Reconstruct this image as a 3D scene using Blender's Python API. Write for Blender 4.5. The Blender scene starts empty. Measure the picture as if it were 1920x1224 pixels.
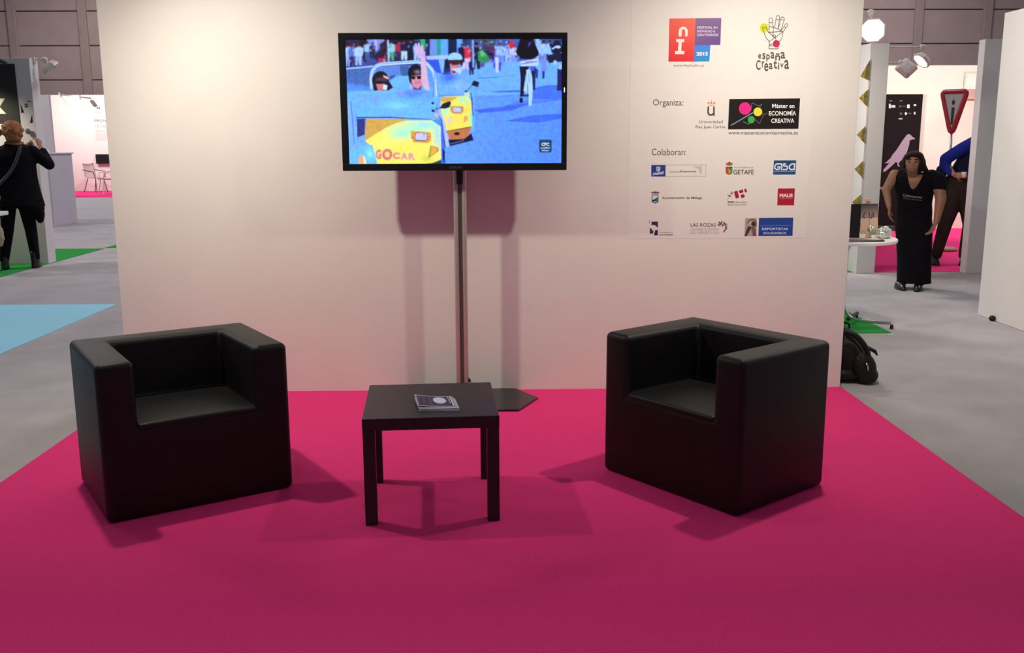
import bpy, bmesh, math, random
from mathutils import Vector, Matrix, Quaternion
random.seed(7)
PI = math.pi
S = bpy.context.scene
COL = S.collection

# ------------------------------------------------------------------ camera
CX, CY, CH, YAW, PIT, ROL, FPX = -0.05222, -5.85341, 1.53561, 0.01487, 0.19105, -0.00399, 1797.64
CF = Vector((math.sin(YAW)*math.cos(PIT), math.cos(YAW)*math.cos(PIT), -math.sin(PIT)))
_r = Vector((math.cos(YAW), -math.sin(YAW), 0)); _u = _r.cross(CF)
CR = _r*math.cos(ROL) + _u*math.sin(ROL)
CU = -_r*math.sin(ROL) + _u*math.cos(ROL)
CP = Vector((CX, CY, CH))
cd = bpy.data.cameras.new('camera'); cam = bpy.data.objects.new('camera', cd); COL.objects.link(cam)
cam.matrix_world = Matrix(((CR.x, CU.x, -CF.x, CP.x), (CR.y, CU.y, -CF.y, CP.y), (CR.z, CU.z, -CF.z, CP.z), (0, 0, 0, 1)))
cd.sensor_width = 36; cd.sensor_fit = 'HORIZONTAL'; cd.lens = FPX/1920*36; cd.clip_end = 200
S.camera = cam
# ------------------------------------------------------------------ world, exposure, hall light
S.view_settings.view_transform = 'Standard'; S.view_settings.look = 'None'
S.view_settings.gamma = 1; S.view_settings.exposure = 0.0; S.view_settings.use_curve_mapping = False
w = bpy.data.worlds.new('world'); S.world = w; w.use_nodes = True
w.node_tree.nodes['Background'].inputs[0].default_value = (0.80, 0.80, 1.0, 1)
w.node_tree.nodes['Background'].inputs[1].default_value = 0.14

def area(name, loc, target, size, power, col=(1, 1, 1), sy=None):
    d = bpy.data.lights.new(name, 'AREA'); d.energy = power; d.color = col; d.size = size
    if sy: d.shape = 'RECTANGLE'; d.size_y = sy
    o = bpy.data.objects.new(name, d); COL.objects.link(o); o.location = loc
    o.rotation_euler = (Vector(target)-Vector(loc)).to_track_quat('-Z', 'Y').to_euler()
    return o
def spot(name, loc, target, power, angle, blend=.8, col=(1, .9, .78), rad=.08):
    d = bpy.data.lights.new(name, 'SPOT'); d.energy = power; d.color = col
    d.spot_size = math.radians(angle); d.spot_blend = blend; d.shadow_soft_size = rad
    o = bpy.data.objects.new(name, d); COL.objects.link(o); o.location = loc
    o.rotation_euler = (Vector(target)-Vector(loc)).to_track_quat('-Z', 'Y').to_euler()
    return o
WARM = (1, .92, .74)
# two booth spots that wash the back panel, from just above the frame
spot('booth_or_fill_spot', (-2.02, -1.35, 2.80), (-1.75, -.50, .45), 122, 140, 1, WARM, .05)
spot('booth_or_fill_spot', (1.50, -1.35, 2.80), (1.42, -.45, .55), 120, 140, 1, WARM, .05)
spot('booth_beam_light', (-2.02, -1.35, 2.80), (-1.15, 0, 1.45), 62, 88, 1, (1, .95, .80), .05)
spot('booth_beam_light', (1.50, -1.35, 2.80), (1.42, 0, 1.80), 34, 95, 1, (1, .95, .84), .05)
# high hall luminaires
for x in (-14, 0, 14):
    for y, e in ((-7, 38), (8, 520), (19, 430), (29, 420)):
        area('hall_light', (x, y, 9.5), (x, y, 0), 3, e, (1, .94, .95), 1.2)
# spots of the neighbouring booths, plus one added fill spot
spot('booth_or_fill_spot', (7.6, 8.3, 2.42), (7.6, 10.9, 1.3), 190, 130, 1, WARM)
spot('booth_or_fill_spot', (1.0, .5, 2.9), (5.2, 5.3, 1.3), 120, 110, 1, (1, .95, .97))  # added fill behind the panel, lifts pillar and wall fronts; no lamp there
spot('booth_or_fill_spot', (5.72, 8.25, 2.42), (6.3, 10.9, 1.6), 170, 130, 1, WARM)
spot('booth_or_fill_spot', (2.9, 4.4, 2.3), (4.15, 5.9, 1.2), 110, 130, 1, WARM)
spot('booth_or_fill_spot', (2.75, 0.9, 2.75), (4.23, 1.9, 1.2), 90, 140, 1, WARM)
spot('booth_or_fill_spot', (-6.6, 5.95, 2.30), (-6.45, 6.6, 1.15), 70, 105, 1, WARM)
spot('booth_or_fill_spot', (-13.4, 23.6, 2.75), (-13.4, 25.7, 1.8), 150, 150, 1, (1, .95, .88))
spot('booth_or_fill_spot', (-11.2, 23.6, 2.75), (-11.4, 25.7, 1.6), 150, 150, 1, (1, .95, .88))

# ------------------------------------------------------------------ helpers
def on_y(px, py, Y):
    r = CF*FPX + CR*(px-960) - CU*(py-612); return CP + r*((Y-CP.y)/r.y)
def on_x(px, py, X):
    r = CF*FPX + CR*(px-960) - CU*(py-612); return CP + r*((X-CP.x)/r.x)
def on_z(px, py, Z=0):
    r = CF*FPX + CR*(px-960) - CU*(py-612); return CP + r*((Z-CP.z)/r.z)
def lin(h):
    if not isinstance(h, str): return tuple(h)
    h = h.lstrip('#'); v = [int(h[i:i+2], 16)/255 for i in (0, 2, 4)]
    return tuple(c/12.92 if c <= .04045 else ((c+.055)/1.055)**2.4 for c in v)
MATS = {}
def mat(name, col, rough=.6, metal=0, spec=.5, var=.08, scale=20, bump=0, bscale=200, emit=0, alpha=1, coat=0):
    if name in MATS: return MATS[name]
    m = bpy.data.materials.new(name); m.use_nodes = True; nt = m.node_tree; b = nt.nodes['Principled BSDF']
    c = lin(col)
    tc = nt.nodes.new('ShaderNodeTexCoord')
    if var:
        n = nt.nodes.new('ShaderNodeTexNoise'); n.inputs['Scale'].default_value = scale; n.inputs['Detail'].default_value = 4
        nt.links.new(tc.outputs['Object'], n.inputs['Vector'])
        r = nt.nodes.new('ShaderNodeValToRGB'); e = r.color_ramp.elements
        e[0].position = .3; e[1].position = .7
        e[0].color = (*[x*(1-var) for x in c], 1); e[1].color = (*[min(1, x*(1+var)) for x in c], 1)
        nt.links.new(n.outputs['Fac'], r.inputs['Fac']); nt.links.new(r.outputs['Color'], b.inputs['Base Color'])
    else: b.inputs['Base Color'].default_value = (*c, 1)
    b.inputs['Roughness'].default_value = rough; b.inputs['Metallic'].default_value = metal
    b.inputs['Specular IOR Level'].default_value = spec
    if coat: b.inputs['Coat Weight'].default_value = coat
    if bump:
        n2 = nt.nodes.new('ShaderNodeTexNoise'); n2.inputs['Scale'].default_value = bscale; n2.inputs['Detail'].default_value = 5
        nt.links.new(tc.outputs['Object'], n2.inputs['Vector'])
        bp = nt.nodes.new('ShaderNodeBump'); bp.inputs['Strength'].default_value = bump; bp.inputs['Distance'].default_value = .01
        nt.links.new(n2.outputs['Fac'], bp.inputs['Height']); nt.links.new(bp.outputs['Normal'], b.inputs['Normal'])
    if emit:
        b.inputs['Emission Color'].default_value = (*c, 1); b.inputs['Emission Strength'].default_value = emit
    MATS[name] = m; return m
def attr_mat(name, emit=False, rough=.6, k=1.0):
    if name in MATS: return MATS[name]
    m = bpy.data.materials.new(name); m.use_nodes = True; nt = m.node_tree; b = nt.nodes['Principled BSDF']
    a = nt.nodes.new('ShaderNodeAttribute'); a.attribute_name = 'Col'
    if emit:
        b.inputs['Base Color'].default_value = (.01, .01, .01, 1)
        tc = nt.nodes.new('ShaderNodeTexCoord'); n = nt.nodes.new('ShaderNodeTexNoise'); n.inputs['Scale'].default_value = 55; n.inputs['Detail'].default_value = 3
        nt.links.new(tc.outputs['Object'], n.inputs['Vector'])
        mx = nt.nodes.new('ShaderNodeMix'); mx.data_type = 'RGBA'; mx.blend_type = 'SOFT_LIGHT'; mx.inputs[0].default_value = .55
        nt.links.new(a.outputs['Color'], mx.inputs[6]); nt.links.new(n.outputs['Color'], mx.inputs[7])
        nt.links.new(mx.outputs[2], b.inputs['Emission Color']); b.inputs['Emission Strength'].default_value = k
        b.inputs['Roughness'].default_value = .3
    else:
        nt.links.new(a.outputs['Color'], b.inputs['Base Color']); b.inputs['Roughness'].default_value = rough
        b.inputs['Specular IOR Level'].default_value = .25
    MATS[name] = m; return m

def link(name, me, parent=None, loc=None):
    o = bpy.data.objects.new(name, me); COL.objects.link(o)
    if parent is not None: o.parent = parent
    if loc is not None: o.location = loc
    return o
def thing(name, label, cat, loc=(0, 0, 0), rz=0, group=None):
    o = bpy.data.objects.new(name, None); COL.objects.link(o); o.location = loc; o.rotation_euler = (0, 0, rz)
    o.empty_display_size = .1
    return tag(o, label, cat, group)
def tag(o, label, cat, group=None):
    o['label'] = label; o['category'] = cat
    if group: o['group'] = group
    return o
def struct(o):
    o['kind'] = 'structure'; return o

def curve_pts(pts, n=5):
    P_ = [Vector(q) for q in pts]; out = []
    for i in range(len(P_)-1):
        a, b, c, d = P_[max(i-1, 0)], P_[i], P_[i+1], P_[min(i+2, len(P_)-1)]
        for k in range(n):
            t = k/n; out.append(.5*((2*b)+(c-a)*t+(2*a-5*b+4*c-d)*t*t+(3*b-a-3*c+d)*t**3))
    return out+[P_[-1]]
class B:
    """collects shapes into one bmesh"""
    def __init__(s): s.bm = bmesh.new()
    def box(s, a, b, bev=0, M=None, seg=2):
        bm = bmesh.new(); bmesh.ops.create_cube(bm, size=1)
        c = [(a[i]+b[i])/2 for i in range(3)]; d = [abs(b[i]-a[i]) for i in range(3)]
        for v in bm.verts: v.co = Vector((v.co.x*d[0]+c[0], v.co.y*d[1]+c[1], v.co.z*d[2]+c[2]))
        if bev: bmesh.ops.bevel(bm, geom=list(bm.edges), offset=bev, segments=seg, profile=.5, affect='EDGES')
        return s.add(bm, M)
    def add(s, bm, M=None):
        if M is not None: bm.transform(M)
        me = bpy.data.meshes.new('t'); bm.to_mesh(me); bm.free(); s.bm.from_mesh(me); bpy.data.meshes.remove(me); return s
    def prism(s, pts, z0, z1, bev=0, M=None, seg=2):
        bm = bmesh.new(); n = len(pts)
        lo = [bm.verts.new((x, y, z0)) for x, y in pts]; hi = [bm.verts.new((x, y, z1)) for x, y in pts]
        bm.faces.new(lo[::-1]); bm.faces.new(hi)
        for i in range(n): bm.faces.new((lo[i], lo[(i+1) % n], hi[(i+1) % n], hi[i]))
        bmesh.ops.recalc_face_normals(bm, faces=list(bm.faces))
        if bev: bmesh.ops.bevel(bm, geom=list(bm.edges), offset=bev, segments=seg, profile=.5, affect='EDGES')
        return s.add(bm, M)
    def tube(s, pts, r, n=12, closed=False, cap=True):
        pts = [Vector(p) for p in pts]; rs = r if isinstance(r, (list, tuple)) else [r]*len(pts)
        bm = bmesh.new(); rings = []; up = None
        for i, p in enumerate(pts):
            if closed: t = pts[(i+1) % len(pts)]-pts[i-1]
            else: t = (pts[min(i+1, len(pts)-1)]-pts[max(i-1, 0)])
            t.normalize()
            if up is None: up = Vector((0, 0, 1)) if abs(t.z) < .9 else Vector((1, 0, 0))
            a = t.cross(up).normalized(); b = a.cross(t).normalized(); up = b
            rings.append([bm.verts.new(p+(a*math.cos(2*PI*k/n)+b*math.sin(2*PI*k/n))*rs[i]) for k in range(n)])
        m = len(rings)
        for i in range(m if closed else m-1):
            A, C = rings[i], rings[(i+1) % m]
            for k in range(n): bm.faces.new((A[k], A[(k+1) % n], C[(k+1) % n], C[k]))
        if cap and not closed: bm.faces.new(rings[0][::-1]); bm.faces.new(rings[-1])
        bmesh.ops.recalc_face_normals(bm, faces=list(bm.faces))
        return s.add(bm)
    def loft(s, rings, n=24, M=None, power=2.0):
        """rings: (x, y, z, rx, ry) elliptical cross-sections stacked in order"""
        bm = bmesh.new(); R = []
        for (x, y, z, rx, ry) in rings:
            ring = []
            for k in range(n):
                a = 2*PI*k/n; c, si = math.cos(a), math.sin(a)
                e = 2/power
                ring.append(bm.verts.new((x+rx*math.copysign(abs(c)**e, c), y+ry*math.copysign(abs(si)**e, si), z)))
            R.append(ring)
        for A, C in zip(R, R[1:]):
            for k in range(n): bm.faces.new((A[k], A[(k+1) % n], C[(k+1) % n], C[k]))
        bm.faces.new(R[0][::-1]); bm.faces.new(R[-1])
        bmesh.ops.recalc_face_normals(bm, faces=list(bm.faces))
        return s.add(bm, M)
    def ell(s, c, r, M=None, u=20, v=14):
        bm = bmesh.new(); bmesh.ops.create_uvsphere(bm, u_segments=u, v_segments=v, radius=1)
        rr = r if isinstance(r, (tuple, list)) else (r, r, r)
        for q in bm.verts: q.co = Vector((q.co.x*rr[0], q.co.y*rr[1], q.co.z*rr[2]))
        if M is not None: bm.transform(M)
        for q in bm.verts: q.co += Vector(c)
        return s.add(bm)
    def cap(s, p0, r0, p1, r1, n=14):
        p0, p1 = Vector(p0), Vector(p1); s.tube([p0, p1], [r0, r1], n); s.ell(p0, r0, u=n, v=8); s.ell(p1, r1, u=n, v=8); return s
    def chain(s, pts):
        """pts: (x,y,z,r) joined by tapered capsules"""
        for a, b in zip(pts, pts[1:]): s.cap(a[:3], a[3], b[:3], b[3])
        return s
    def build(s, name, m, parent=None, smooth=False, loc=None, auto=None):
        me = bpy.data.meshes.new(name)
        if smooth:
            for f in s.bm.faces: f.smooth = True
        s.bm.to_mesh(me); s.bm.free()
        if m is not None: me.materials.append(m)
        if auto is not None: me.set_sharp_from_angle(angle=math.radians(auto))
        return link(name, me, parent, loc)
    def fuse(s, name, m, parent, voxel=.012, smooth=6):
        """one continuous skin over all collected volumes"""
        me = bpy.data.meshes.new('tmp'); s.bm.to_mesh(me); s.bm.free()
        o = link('tmp', me)
        a = o.modifiers.new('r', 'REMESH'); a.mode = 'VOXEL'; a.voxel_size = voxel
        if smooth: b = o.modifiers.new('s', 'SMOOTH'); b.factor = .5; b.iterations = smooth
        dg = bpy.context.evaluated_depsgraph_get()
        me2 = bpy.data.meshes.new_from_object(o.evaluated_get(dg)); me2.name = name
        bpy.data.objects.remove(o); bpy.data.meshes.remove(me)
        for q in me2.polygons: q.use_smooth = True
        me2.materials.clear(); me2.materials.append(m)
        return link(name, me2, parent)

def text_mesh(body, bold=0.0, shear=0):
    cu = bpy.data.curves.new('t', 'FONT'); cu.body = body; cu.offset = bold; cu.shear = shear; cu.resolution_u = 3
    o = bpy.data.objects.new('t', cu); COL.objects.link(o)
    dg = bpy.context.evaluated_depsgraph_get()
    me = bpy.data.meshes.new_from_object(o.evaluated_get(dg))
    bpy.data.objects.remove(o); bpy.data.curves.remove(cu)
    vs = [(v.co.x, v.co.y) for v in me.vertices]; fs = [tuple(f.vertices) for f in me.polygons]
    bpy.data.meshes.remove(me); return vs, fs

class P:
    """flat printed or displayed picture made of coloured shapes; (u,v) pixel-like sheet coordinates, v down"""
    def __init__(s, fn, normal=(0, -1, 0), eps=.00003, z=0):
        s.fn = fn; s.n = Vector(normal); s.eps = eps; s.layer = z; s.v = []; s.f = []; s.c = []
    def _pt(s, u, v): return s.fn(u, v) + s.n*(s.eps*s.layer)
    def poly(s, pts, col, cols=None, xf=None):
        s.layer += 1
        if xf: pts = [xf(*q) for q in pts]
        # ear clipping through bmesh triangulation for concave outlines
        b = len(s.v); s.v += [s._pt(*q) for q in pts]
        c = lin(col)
        cl = [lin(x) for x in cols] if cols else [c]*len(pts)
        if len(pts) > 4 and not cols:
            from mathutils.geometry import tessellate_polygon
            for t in tessellate_polygon([[Vector((q[0], q[1], 0)) for q in pts]]):
                s.f.append(tuple(b+i for i in t)); s.c.append([c]*3)
        else:
            s.f.append(tuple(range(b, b+len(pts)))); s.c.append(cl)
        return s
    def rect(s, u0, v0, u1, v1, col, sh=0, xf=None): return s.poly([(u0, v0), (u1, v0), (u1-sh, v1), (u0-sh, v1)], col, xf=xf)
    def disc(s, u, v, ru, rv, col, n=20, xf=None):
        return s.poly([(u+ru*math.cos(2*PI*k/n), v+rv*math.sin(2*PI*k/n)) for k in range(n)], col, xf=xf)
    def line(s, pts, w, col, xf=None):
        if xf: pts = [xf(*q) for q in pts]
        for a, b in zip(pts, pts[1:]):
            dx, dy = b[0]-a[0], b[1]-a[1]; L = math.hypot(dx, dy) or 1; nx, ny = -dy/L*w/2, dx/L*w/2
            ex, ey = dx/L*w*.3, dy/L*w*.3
            s.poly([(a[0]+nx-ex, a[1]+ny-ey), (b[0]+nx+ex, b[1]+ny+ey), (b[0]-nx+ex, b[1]-ny+ey), (a[0]-nx-ex, a[1]-ny-ey)], col)
            s.layer -= .7
        s.layer += 1; return s
    def text(s, body, u0, v0, u1, v1, col, bold=0.0, tilt=0, lean=0, shear=0):
        """fit text into box (v0 top, v1 bottom); tilt: drop of the right end; lean: px shift of the top"""
        vs, fs = text_mesh(body, bold, shear)
        x0 = min(q[0] for q in vs); x1 = max(q[0] for q in vs); y0 = min(q[1] for q in vs); y1 = max(q[1] for q in vs)
        s.layer += 1; b = len(s.v); c = lin(col)
        for x, y in vs:
            a = (x-x0)/(x1-x0); t = (y-y0)/(y1-y0)
            s.v.append(s._pt(u0+(u1-u0)*a + lean*t, v1+(v0-v1)*t + tilt*a))
        for f in fs: s.f.append(tuple(b+i for i in f)); s.c.append([c]*len(f))
        return s
    def build(s, name, m, parent=None):
        me = bpy.data.meshes.new(name); inv = None
        V = s.v
        me.from_pydata([tuple(q) for q in V], [], s.f); me.update()
        at = me.color_attributes.new('Col', 'FLOAT_COLOR', 'CORNER'); i = 0
        for cs in s.c:
            for c in cs: at.data[i].color = (*c, 1); i += 1
        bm = bmesh.new(); bm.from_mesh(me)
        for f in bm.faces:
            f.normal_update()
            if f.normal.dot(s.n) < 0: f.normal_flip()
        bm.to_mesh(me); bm.free()
        me.materials.append(m); o = link(name, me)
        if parent is not None:
            bpy.context.view_layer.update()
            o.parent = parent; o.matrix_parent_inverse = parent.matrix_world.inverted()
        return o

# ------------------------------------------------------------------ materials
M_panel = mat('white_panel_paint', '#e9e4df', .75, var=.02, scale=3, bump=.02, bscale=60)
M_panel2 = mat('cool_white_panel', '#cdc8ca', .8, var=.02, scale=3)
M_floor = mat('grey_carpet', '#b1acae', .95, spec=.1, var=.10, scale=2.2, bump=.5, bscale=260)
M_pink = mat('pink_carpet', '#f9408a', .95, spec=.08, var=.07, scale=160, bump=.6, bscale=320)
M_blue = mat('blue_carpet', '#9fdcf2', .95, spec=.1, var=.05, scale=100, bump=.4, bscale=300)
M_green = mat('green_carpet', '#2c9441', .95, spec=.1, var=.07, scale=100, bump=.4, bscale=300)
M_leather = mat('black_leatherette', '#0d0a0b', .50, spec=.38, var=.12, scale=9, bump=.30, bscale=6)
M_table = mat('black_brown_laminate', '#2b2022', .42, spec=.4, var=.12, scale=30)
M_chrome = mat('brushed_chrome', '#d0c8c0', .42, metal=.6, var=.05, scale=40)
M_dark = mat('dark_grey_plastic', '#2a2a2e', .5, var=.06)
M_black = mat('black_plastic', '#0e0e11', .32, var=.05)
M_plate = mat('black_glass_plate', '#141214', .25, spec=.5, var=.05)
M_white = mat('white_laminate', '#e8e6e4', .4, var=.02)
M_wmetal = mat('white_lacquered_metal', '#cfc9c0', .45, var=.04)
M_skin = mat('skin', '#94644a', .55, var=.06, scale=12)
M_cloth = mat('black_cotton_cloth', '#121014', .9, spec=.1, var=.15, scale=14, bump=.3, bscale=30)
M_hairdk = mat('dark_brown_hair', '#1e110c', .75, spec=.2, var=.3, scale=30, bump=.5, bscale=70)
M_hairgi = mat('ginger_hair', '#8f5a2c', .7, var=.35, scale=25, bump=.6, bscale=60)
M_rubber = mat('black_rubber', '#0b0b0c', .7, var=.05)
INK = attr_mat('printed_ink', rough=.7)
LED = attr_mat('screen_picture', emit=True, k=1.22)

# ------------------------------------------------------------------ setting
def wall(name, a, b, m=M_panel, bev=.004):
    return struct(B().box(a, b, bev).build(name, m))
o = B().box((-45, -16, -.30), (45, 38, -.006)).build('floor', M_floor); struct(o)
wall('wall_back', (-2.371, 0, -.005), (2.110, .08, 2.62))
wall('wall_right', (4.235, -1.2, -.005), (4.33, 2.513, 2.578))
wall('wall_right', (5.41, 5.175, -.005), (8.6, 5.316, 2.632), M_panel2)
wall('wall_right', (4.152, 5.25, -.005), (4.370, 10.9, 2.60), M_panel2)
wall('wall_far', (4.2, 10.9, -.005), (10.5, 11.0, 2.772))
wall('wall_middle', (.4, 2.95, -.005), (2.55, 3.05, 2.60), M_panel2)
wall('wall_left', (-9.6, 6.60, -.005), (-5.872, 6.82, 2.575), M_panel2)
wall('wall_far_left', (-16.5, 25.7, -.005), (-8.5, 25.8, 3.03))
wall('wall_far_left', (-15.2, 21.5, -.005), (-12.40, 21.62, 2.835), M_panel2)
# concrete hall wall: big precast slabs with open joints and flat pilasters
M_conc = mat('dull_mauve_hall_concrete', '#a89490', .9, spec=.15, var=.06, scale=1.5, bump=.3, bscale=8)
M_concp = mat('hall_pilaster_concrete', '#9f8d88', .9, spec=.15, var=.06, scale=2, bump=.3, bscale=8)
b = B()
pitch = 2.775; x0 = -19.18
for i in range(-4, 22):
    for k in range(9):
        z0 = 0.055+k*1.322
        b.box((x0+i*pitch+.02, 34, z0), (x0+(i+1)*pitch-.02, 34.3, z0+1.285), .02, seg=1)
b.box((-45, 34.2, 0), (45, 34.5, 12)); b.build('wall_hall', M_conc)['kind'] = 'structure'
b = B()
for i in range(-4, 23): b.box((x0+i*pitch-.17, 33.88, 0), (x0+i*pitch+.17, 34.1, 12), .02, seg=1)
b.build('trim_1', M_concp)['kind'] = 'structure'

def carpet(name, x0, y0, x1, y1, m, label):
    return tag(B().box((x0, y0, -.006), (x1, y1, 0)).build(name, m), label, 'carpet')
carpet('stand_carpet', -2.350, -6.9, 2.1155, 0, M_pink, 'bright pink carpet under the two black armchairs and coffee table')
carpet('floor_carpet', -8.0, -.4, -3.75, 3.37, M_blue, 'light blue carpet patch on the grey aisle at far left')
carpet('floor_carpet', -9.5, 4.0, -5.87, 8.38, M_green, 'green carpet under the ginger-haired person at the graphic wall')
carpet('floor_carpet', -5.90, 8.49, -4.3, 11.0, M_green, 'small green carpet tip beside the left edge of the big white panel')
carpet('floor_carpet', .4, 1.72, 3.136, 4.6, M_green, 'green carpet under the round white table, behind the black backpack')
carpet('floor_carpet', 1.6, 5.33, 4.15, 8.4, M_green, 'green carpet sliver left of the grey panel with gold triangles')
carpet('floor_carpet', 4.37, 5.32, 9.5, 10.9, M_pink, 'pink carpet behind the person in black at right')
carpet('floor_carpet', -15.0, 22.0, -8.5, 25.7, M_pink, 'distant pink carpet under the chairs of the far left booth')
# small doorstop-like foot at the base of the right wall
tag(B().ell((4.215, 2.22, .018), (.028, .03, .024)).build('rubber_stopper', M_rubber, smooth=True), 'small dark rubber stopper on the floor at the base of the right white wall', 'stopper')

# ------------------------------------------------------------------ armchairs
AW, AD, AH = .793, .621, .669
def make_armchair(label, x, y, rz):
    t = thing('armchair', label, 'armchair', (x, y, 0), rz, 'black cube armchairs')
    hw, hd = AW/2, AD/2; aw, bt = .150, .135
    b = B()
    sz = .388; xs = (-hw, -hw+aw, hw-aw, hw); bm = bmesh.new(); V = {}
    def v(x, y, z):
        k = (round(x, 4), round(y, 4), round(z, 4))
        if k not in V: V[k] = bm.verts.new(k)
        return V[k]
    yi = hd-bt; H = AH
    for f in ([(xs[0], -hd, 0), (xs[3], -hd, 0), (xs[3], -hd, H), (xs[2], -hd, H), (xs[2], -hd, sz), (xs[1], -hd, sz), (xs[1], -hd, H), (xs[0], -hd, H)],
              [(xs[0], -hd, H), (xs[1], -hd, H), (xs[1], yi, H), (xs[2], yi, H), (xs[2], -hd, H), (xs[3], -hd, H), (xs[3], hd, H), (xs[0], hd, H)],
              [(xs[1], -hd, sz), (xs[2], -hd, sz), (xs[2], yi, sz), (xs[1], yi, sz)], [(xs[1], -hd, sz), (xs[1], yi, sz), (xs[1], yi, H), (xs[1], -hd, H)],
              [(xs[2], -hd, sz), (xs[2], -hd, H), (xs[2], yi, H), (xs[2], yi, sz)], [(xs[1], yi, sz), (xs[2], yi, sz), (xs[2], yi, H), (xs[1], yi, H)],
              [(xs[0], -hd, 0), (xs[0], -hd, H), (xs[0], hd, H), (xs[0], hd, 0)], [(xs[3], -hd, 0), (xs[3], hd, 0), (xs[3], hd, H), (xs[3], -hd, H)],
              [(xs[0], hd, 0), (xs[0], hd, H), (xs[3], hd, H), (xs[3], hd, 0)], [(xs[0], -hd, 0), (xs[0], hd, 0), (xs[3], hd, 0), (xs[3], -hd, 0)]):
        bm.faces.new([v(*q) for q in f])
    bmesh.ops.recalc_face_normals(bm, faces=list(bm.faces))
    bmesh.ops.bevel(bm, geom=list(bm.edges), offset=.028, segments=6, profile=.5, affect='EDGES')
    b.add(bm)
    o = b.build('shell', M_leather, t, smooth=True, auto=50)
    b = B().box((-hw+aw-.004, -hd+.004, .362), (hw-aw+.004, hd-bt+.004, .402), .013, seg=4)
    # slight dome of the upholstery
    bmesh.ops.subdivide_edges(b.bm, edges=[e for e in b.bm.edges if e.calc_length() > .2], cuts=7, use_grid_fill=True)
    for v in b.bm.verts:
        if v.co.z > .36:
            a = max(0, 1-(v.co.x/.24)**2)*max(0, 1-((v.co.y+.07)/.24)**2); v.co.z += .014*a
    b.build('seat', M_leather, t, smooth=True, auto=50)
    return t
make_armchair('black cube armchair left of the coffee table, turned slightly right', -1.48006, -1.6645, .56207)
make_armchair('black cube armchair right of the coffee table, turned to the left', .92934, -1.62633, -.906)
bpy.context.view_layer.update()

# ------------------------------------------------------------------ coffee table and leaflets
t = thing('coffee_table', 'low square black-brown coffee table between the two armchairs', 'coffee table', (-.343, -1.87351, 0), .07186)
B().box((-.275, -.275, .40), (.275, .275, .45), .002).build('tabletop', M_table, t)
for sx in (-1, 1):
    for sy in (-1, 1):
        B().box((sx*.274, sy*.274, 0), (sx*.225, sy*.225, .3995), .0015).build('leg', M_table, t)
M_paper = mat('pale_paper', '#b9b5c4', .6, var=.04)
L0 = [(-.413, -1.863), (-.252, -1.863), (-.224, -2.023), (-.385, -2.035)]
for k in range(6):
    j = (0.4+.2*k)
    dx, dy, a = [(.012, -.03, -.03), (.006, -.022, .04), (.014, -.026, -.01), (.004, -.012, .05), (.010, -.02, .0), (0, 0, 0)][k]
    cx, cy = -.3185, -1.946
    bm = bmesh.new(); nx, ny = 8, 6; G = []
    for top in (0, 1):
        for i in range(nx+1):
            for q in range(ny+1):
                u, v = i/nx, q/ny
                X = (L0[0][0]*(1-u)+L0[1][0]*u)*(1-v)+(L0[3][0]*(1-u)+L0[2][0]*u)*v
                Y = (L0[0][1]*(1-u)+L0[1][1]*u)*(1-v)+(L0[3][1]*(1-u)+L0[2][1]*u)*v
                X, Y = X-cx, Y-cy; X, Y = X*math.cos(a)-Y*math.sin(a), X*math.sin(a)+Y*math.cos(a)
                curl = (.010*(1-u)**3*(1 if k == 5 else .35))
                G.append(bm.verts.new((X+cx+dx, Y+cy+dy, .4506+k*.0017+top*.0012+curl*(k/5))))
    N = (nx+1)*(ny+1); I = lambda t_, i, q: G[t_*N+i*(ny+1)+q]
    for i in range(nx):
        for q in range(ny):
            bm.faces.new((I(1, i, q), I(1, i, q+1), I(1, i+1, q+1), I(1, i+1, q)))
            bm.faces.new((I(0, i, q), I(0, i+1, q), I(0, i+1, q+1), I(0, i, q+1)))
    for i in range(nx):
        for q in (0, ny): bm.faces.new((I(0, i, q), I(0, i+1, q), I(1, i+1, q), I(1, i, q)))
    for q in range(ny):
        for i in (0, nx): bm.faces.new((I(0, i, q), I(0, i, q+1), I(1, i, q+1), I(1, i, q)))
    bmesh.ops.recalc_face_normals(bm, faces=list(bm.faces))
    b = B(); b.add(bm)
    lab = 'topmost printed leaflet with a pale ellipse, on the coffee table' if k == 5 else 'pale leaflet in the stack on the coffee table, under the topmost printed one'
    if k == 5:
        lt = thing('leaflet', lab, 'leaflet', (cx, cy, .452), 0, 'leaflets on the coffee table')
        o = b.build('sheet', M_paper); o.parent = lt; o.location = (-cx, -cy, -.452)
        def fn(u, v):
            X = (L0[0][0]*(1-u)+L0[1][0]*u)*(1-v)+(L0[3][0]*(1-u)+L0[2][0]*u)*v
            Y = (L0[0][1]*(1-u)+L0[1][1]*u)*(1-v)+(L0[3][1]*(1-u)+L0[2][1]*u)*v
            return Vector((X, Y, .4506+5*.0017+.0014+.010*(1-u)**3))
        p = P(fn, (0, 0, 1), .0001)
        n = 10
        for i in range(n):
            u0_, u1_ = .035+.93*i/n, .035+.93*(i+1)/n
            p.layer = 0; p.poly([(u0_, .05), (u1_, .05), (u1_, .95), (u0_, .95)], '#4a4560')
        p.layer = 2
        for i in range(9): p.poly([(.05+.055*i, .2+.02*(i % 3)), (.10+.055*i, .2), (.10+.055*i, .72), (.05+.055*i, .8)], ['#5c4660', '#3c3a54', '#6a4c50'][i % 3]); p.layer -= 1
        p.layer = 4; p.disc(.62, .42, .17, .30, '#dcd6ee', 28); p.rect(.86, .05, .875, .7, '#d8d4e4'); p.rect(.91, .05, .95, .95, '#d8d4e4')
        p.build('cover_print', INK, lt)
    else:
        tag(b.build('leaflet', M_paper), lab, 'leaflet', 'leaflets on the coffee table')

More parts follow.
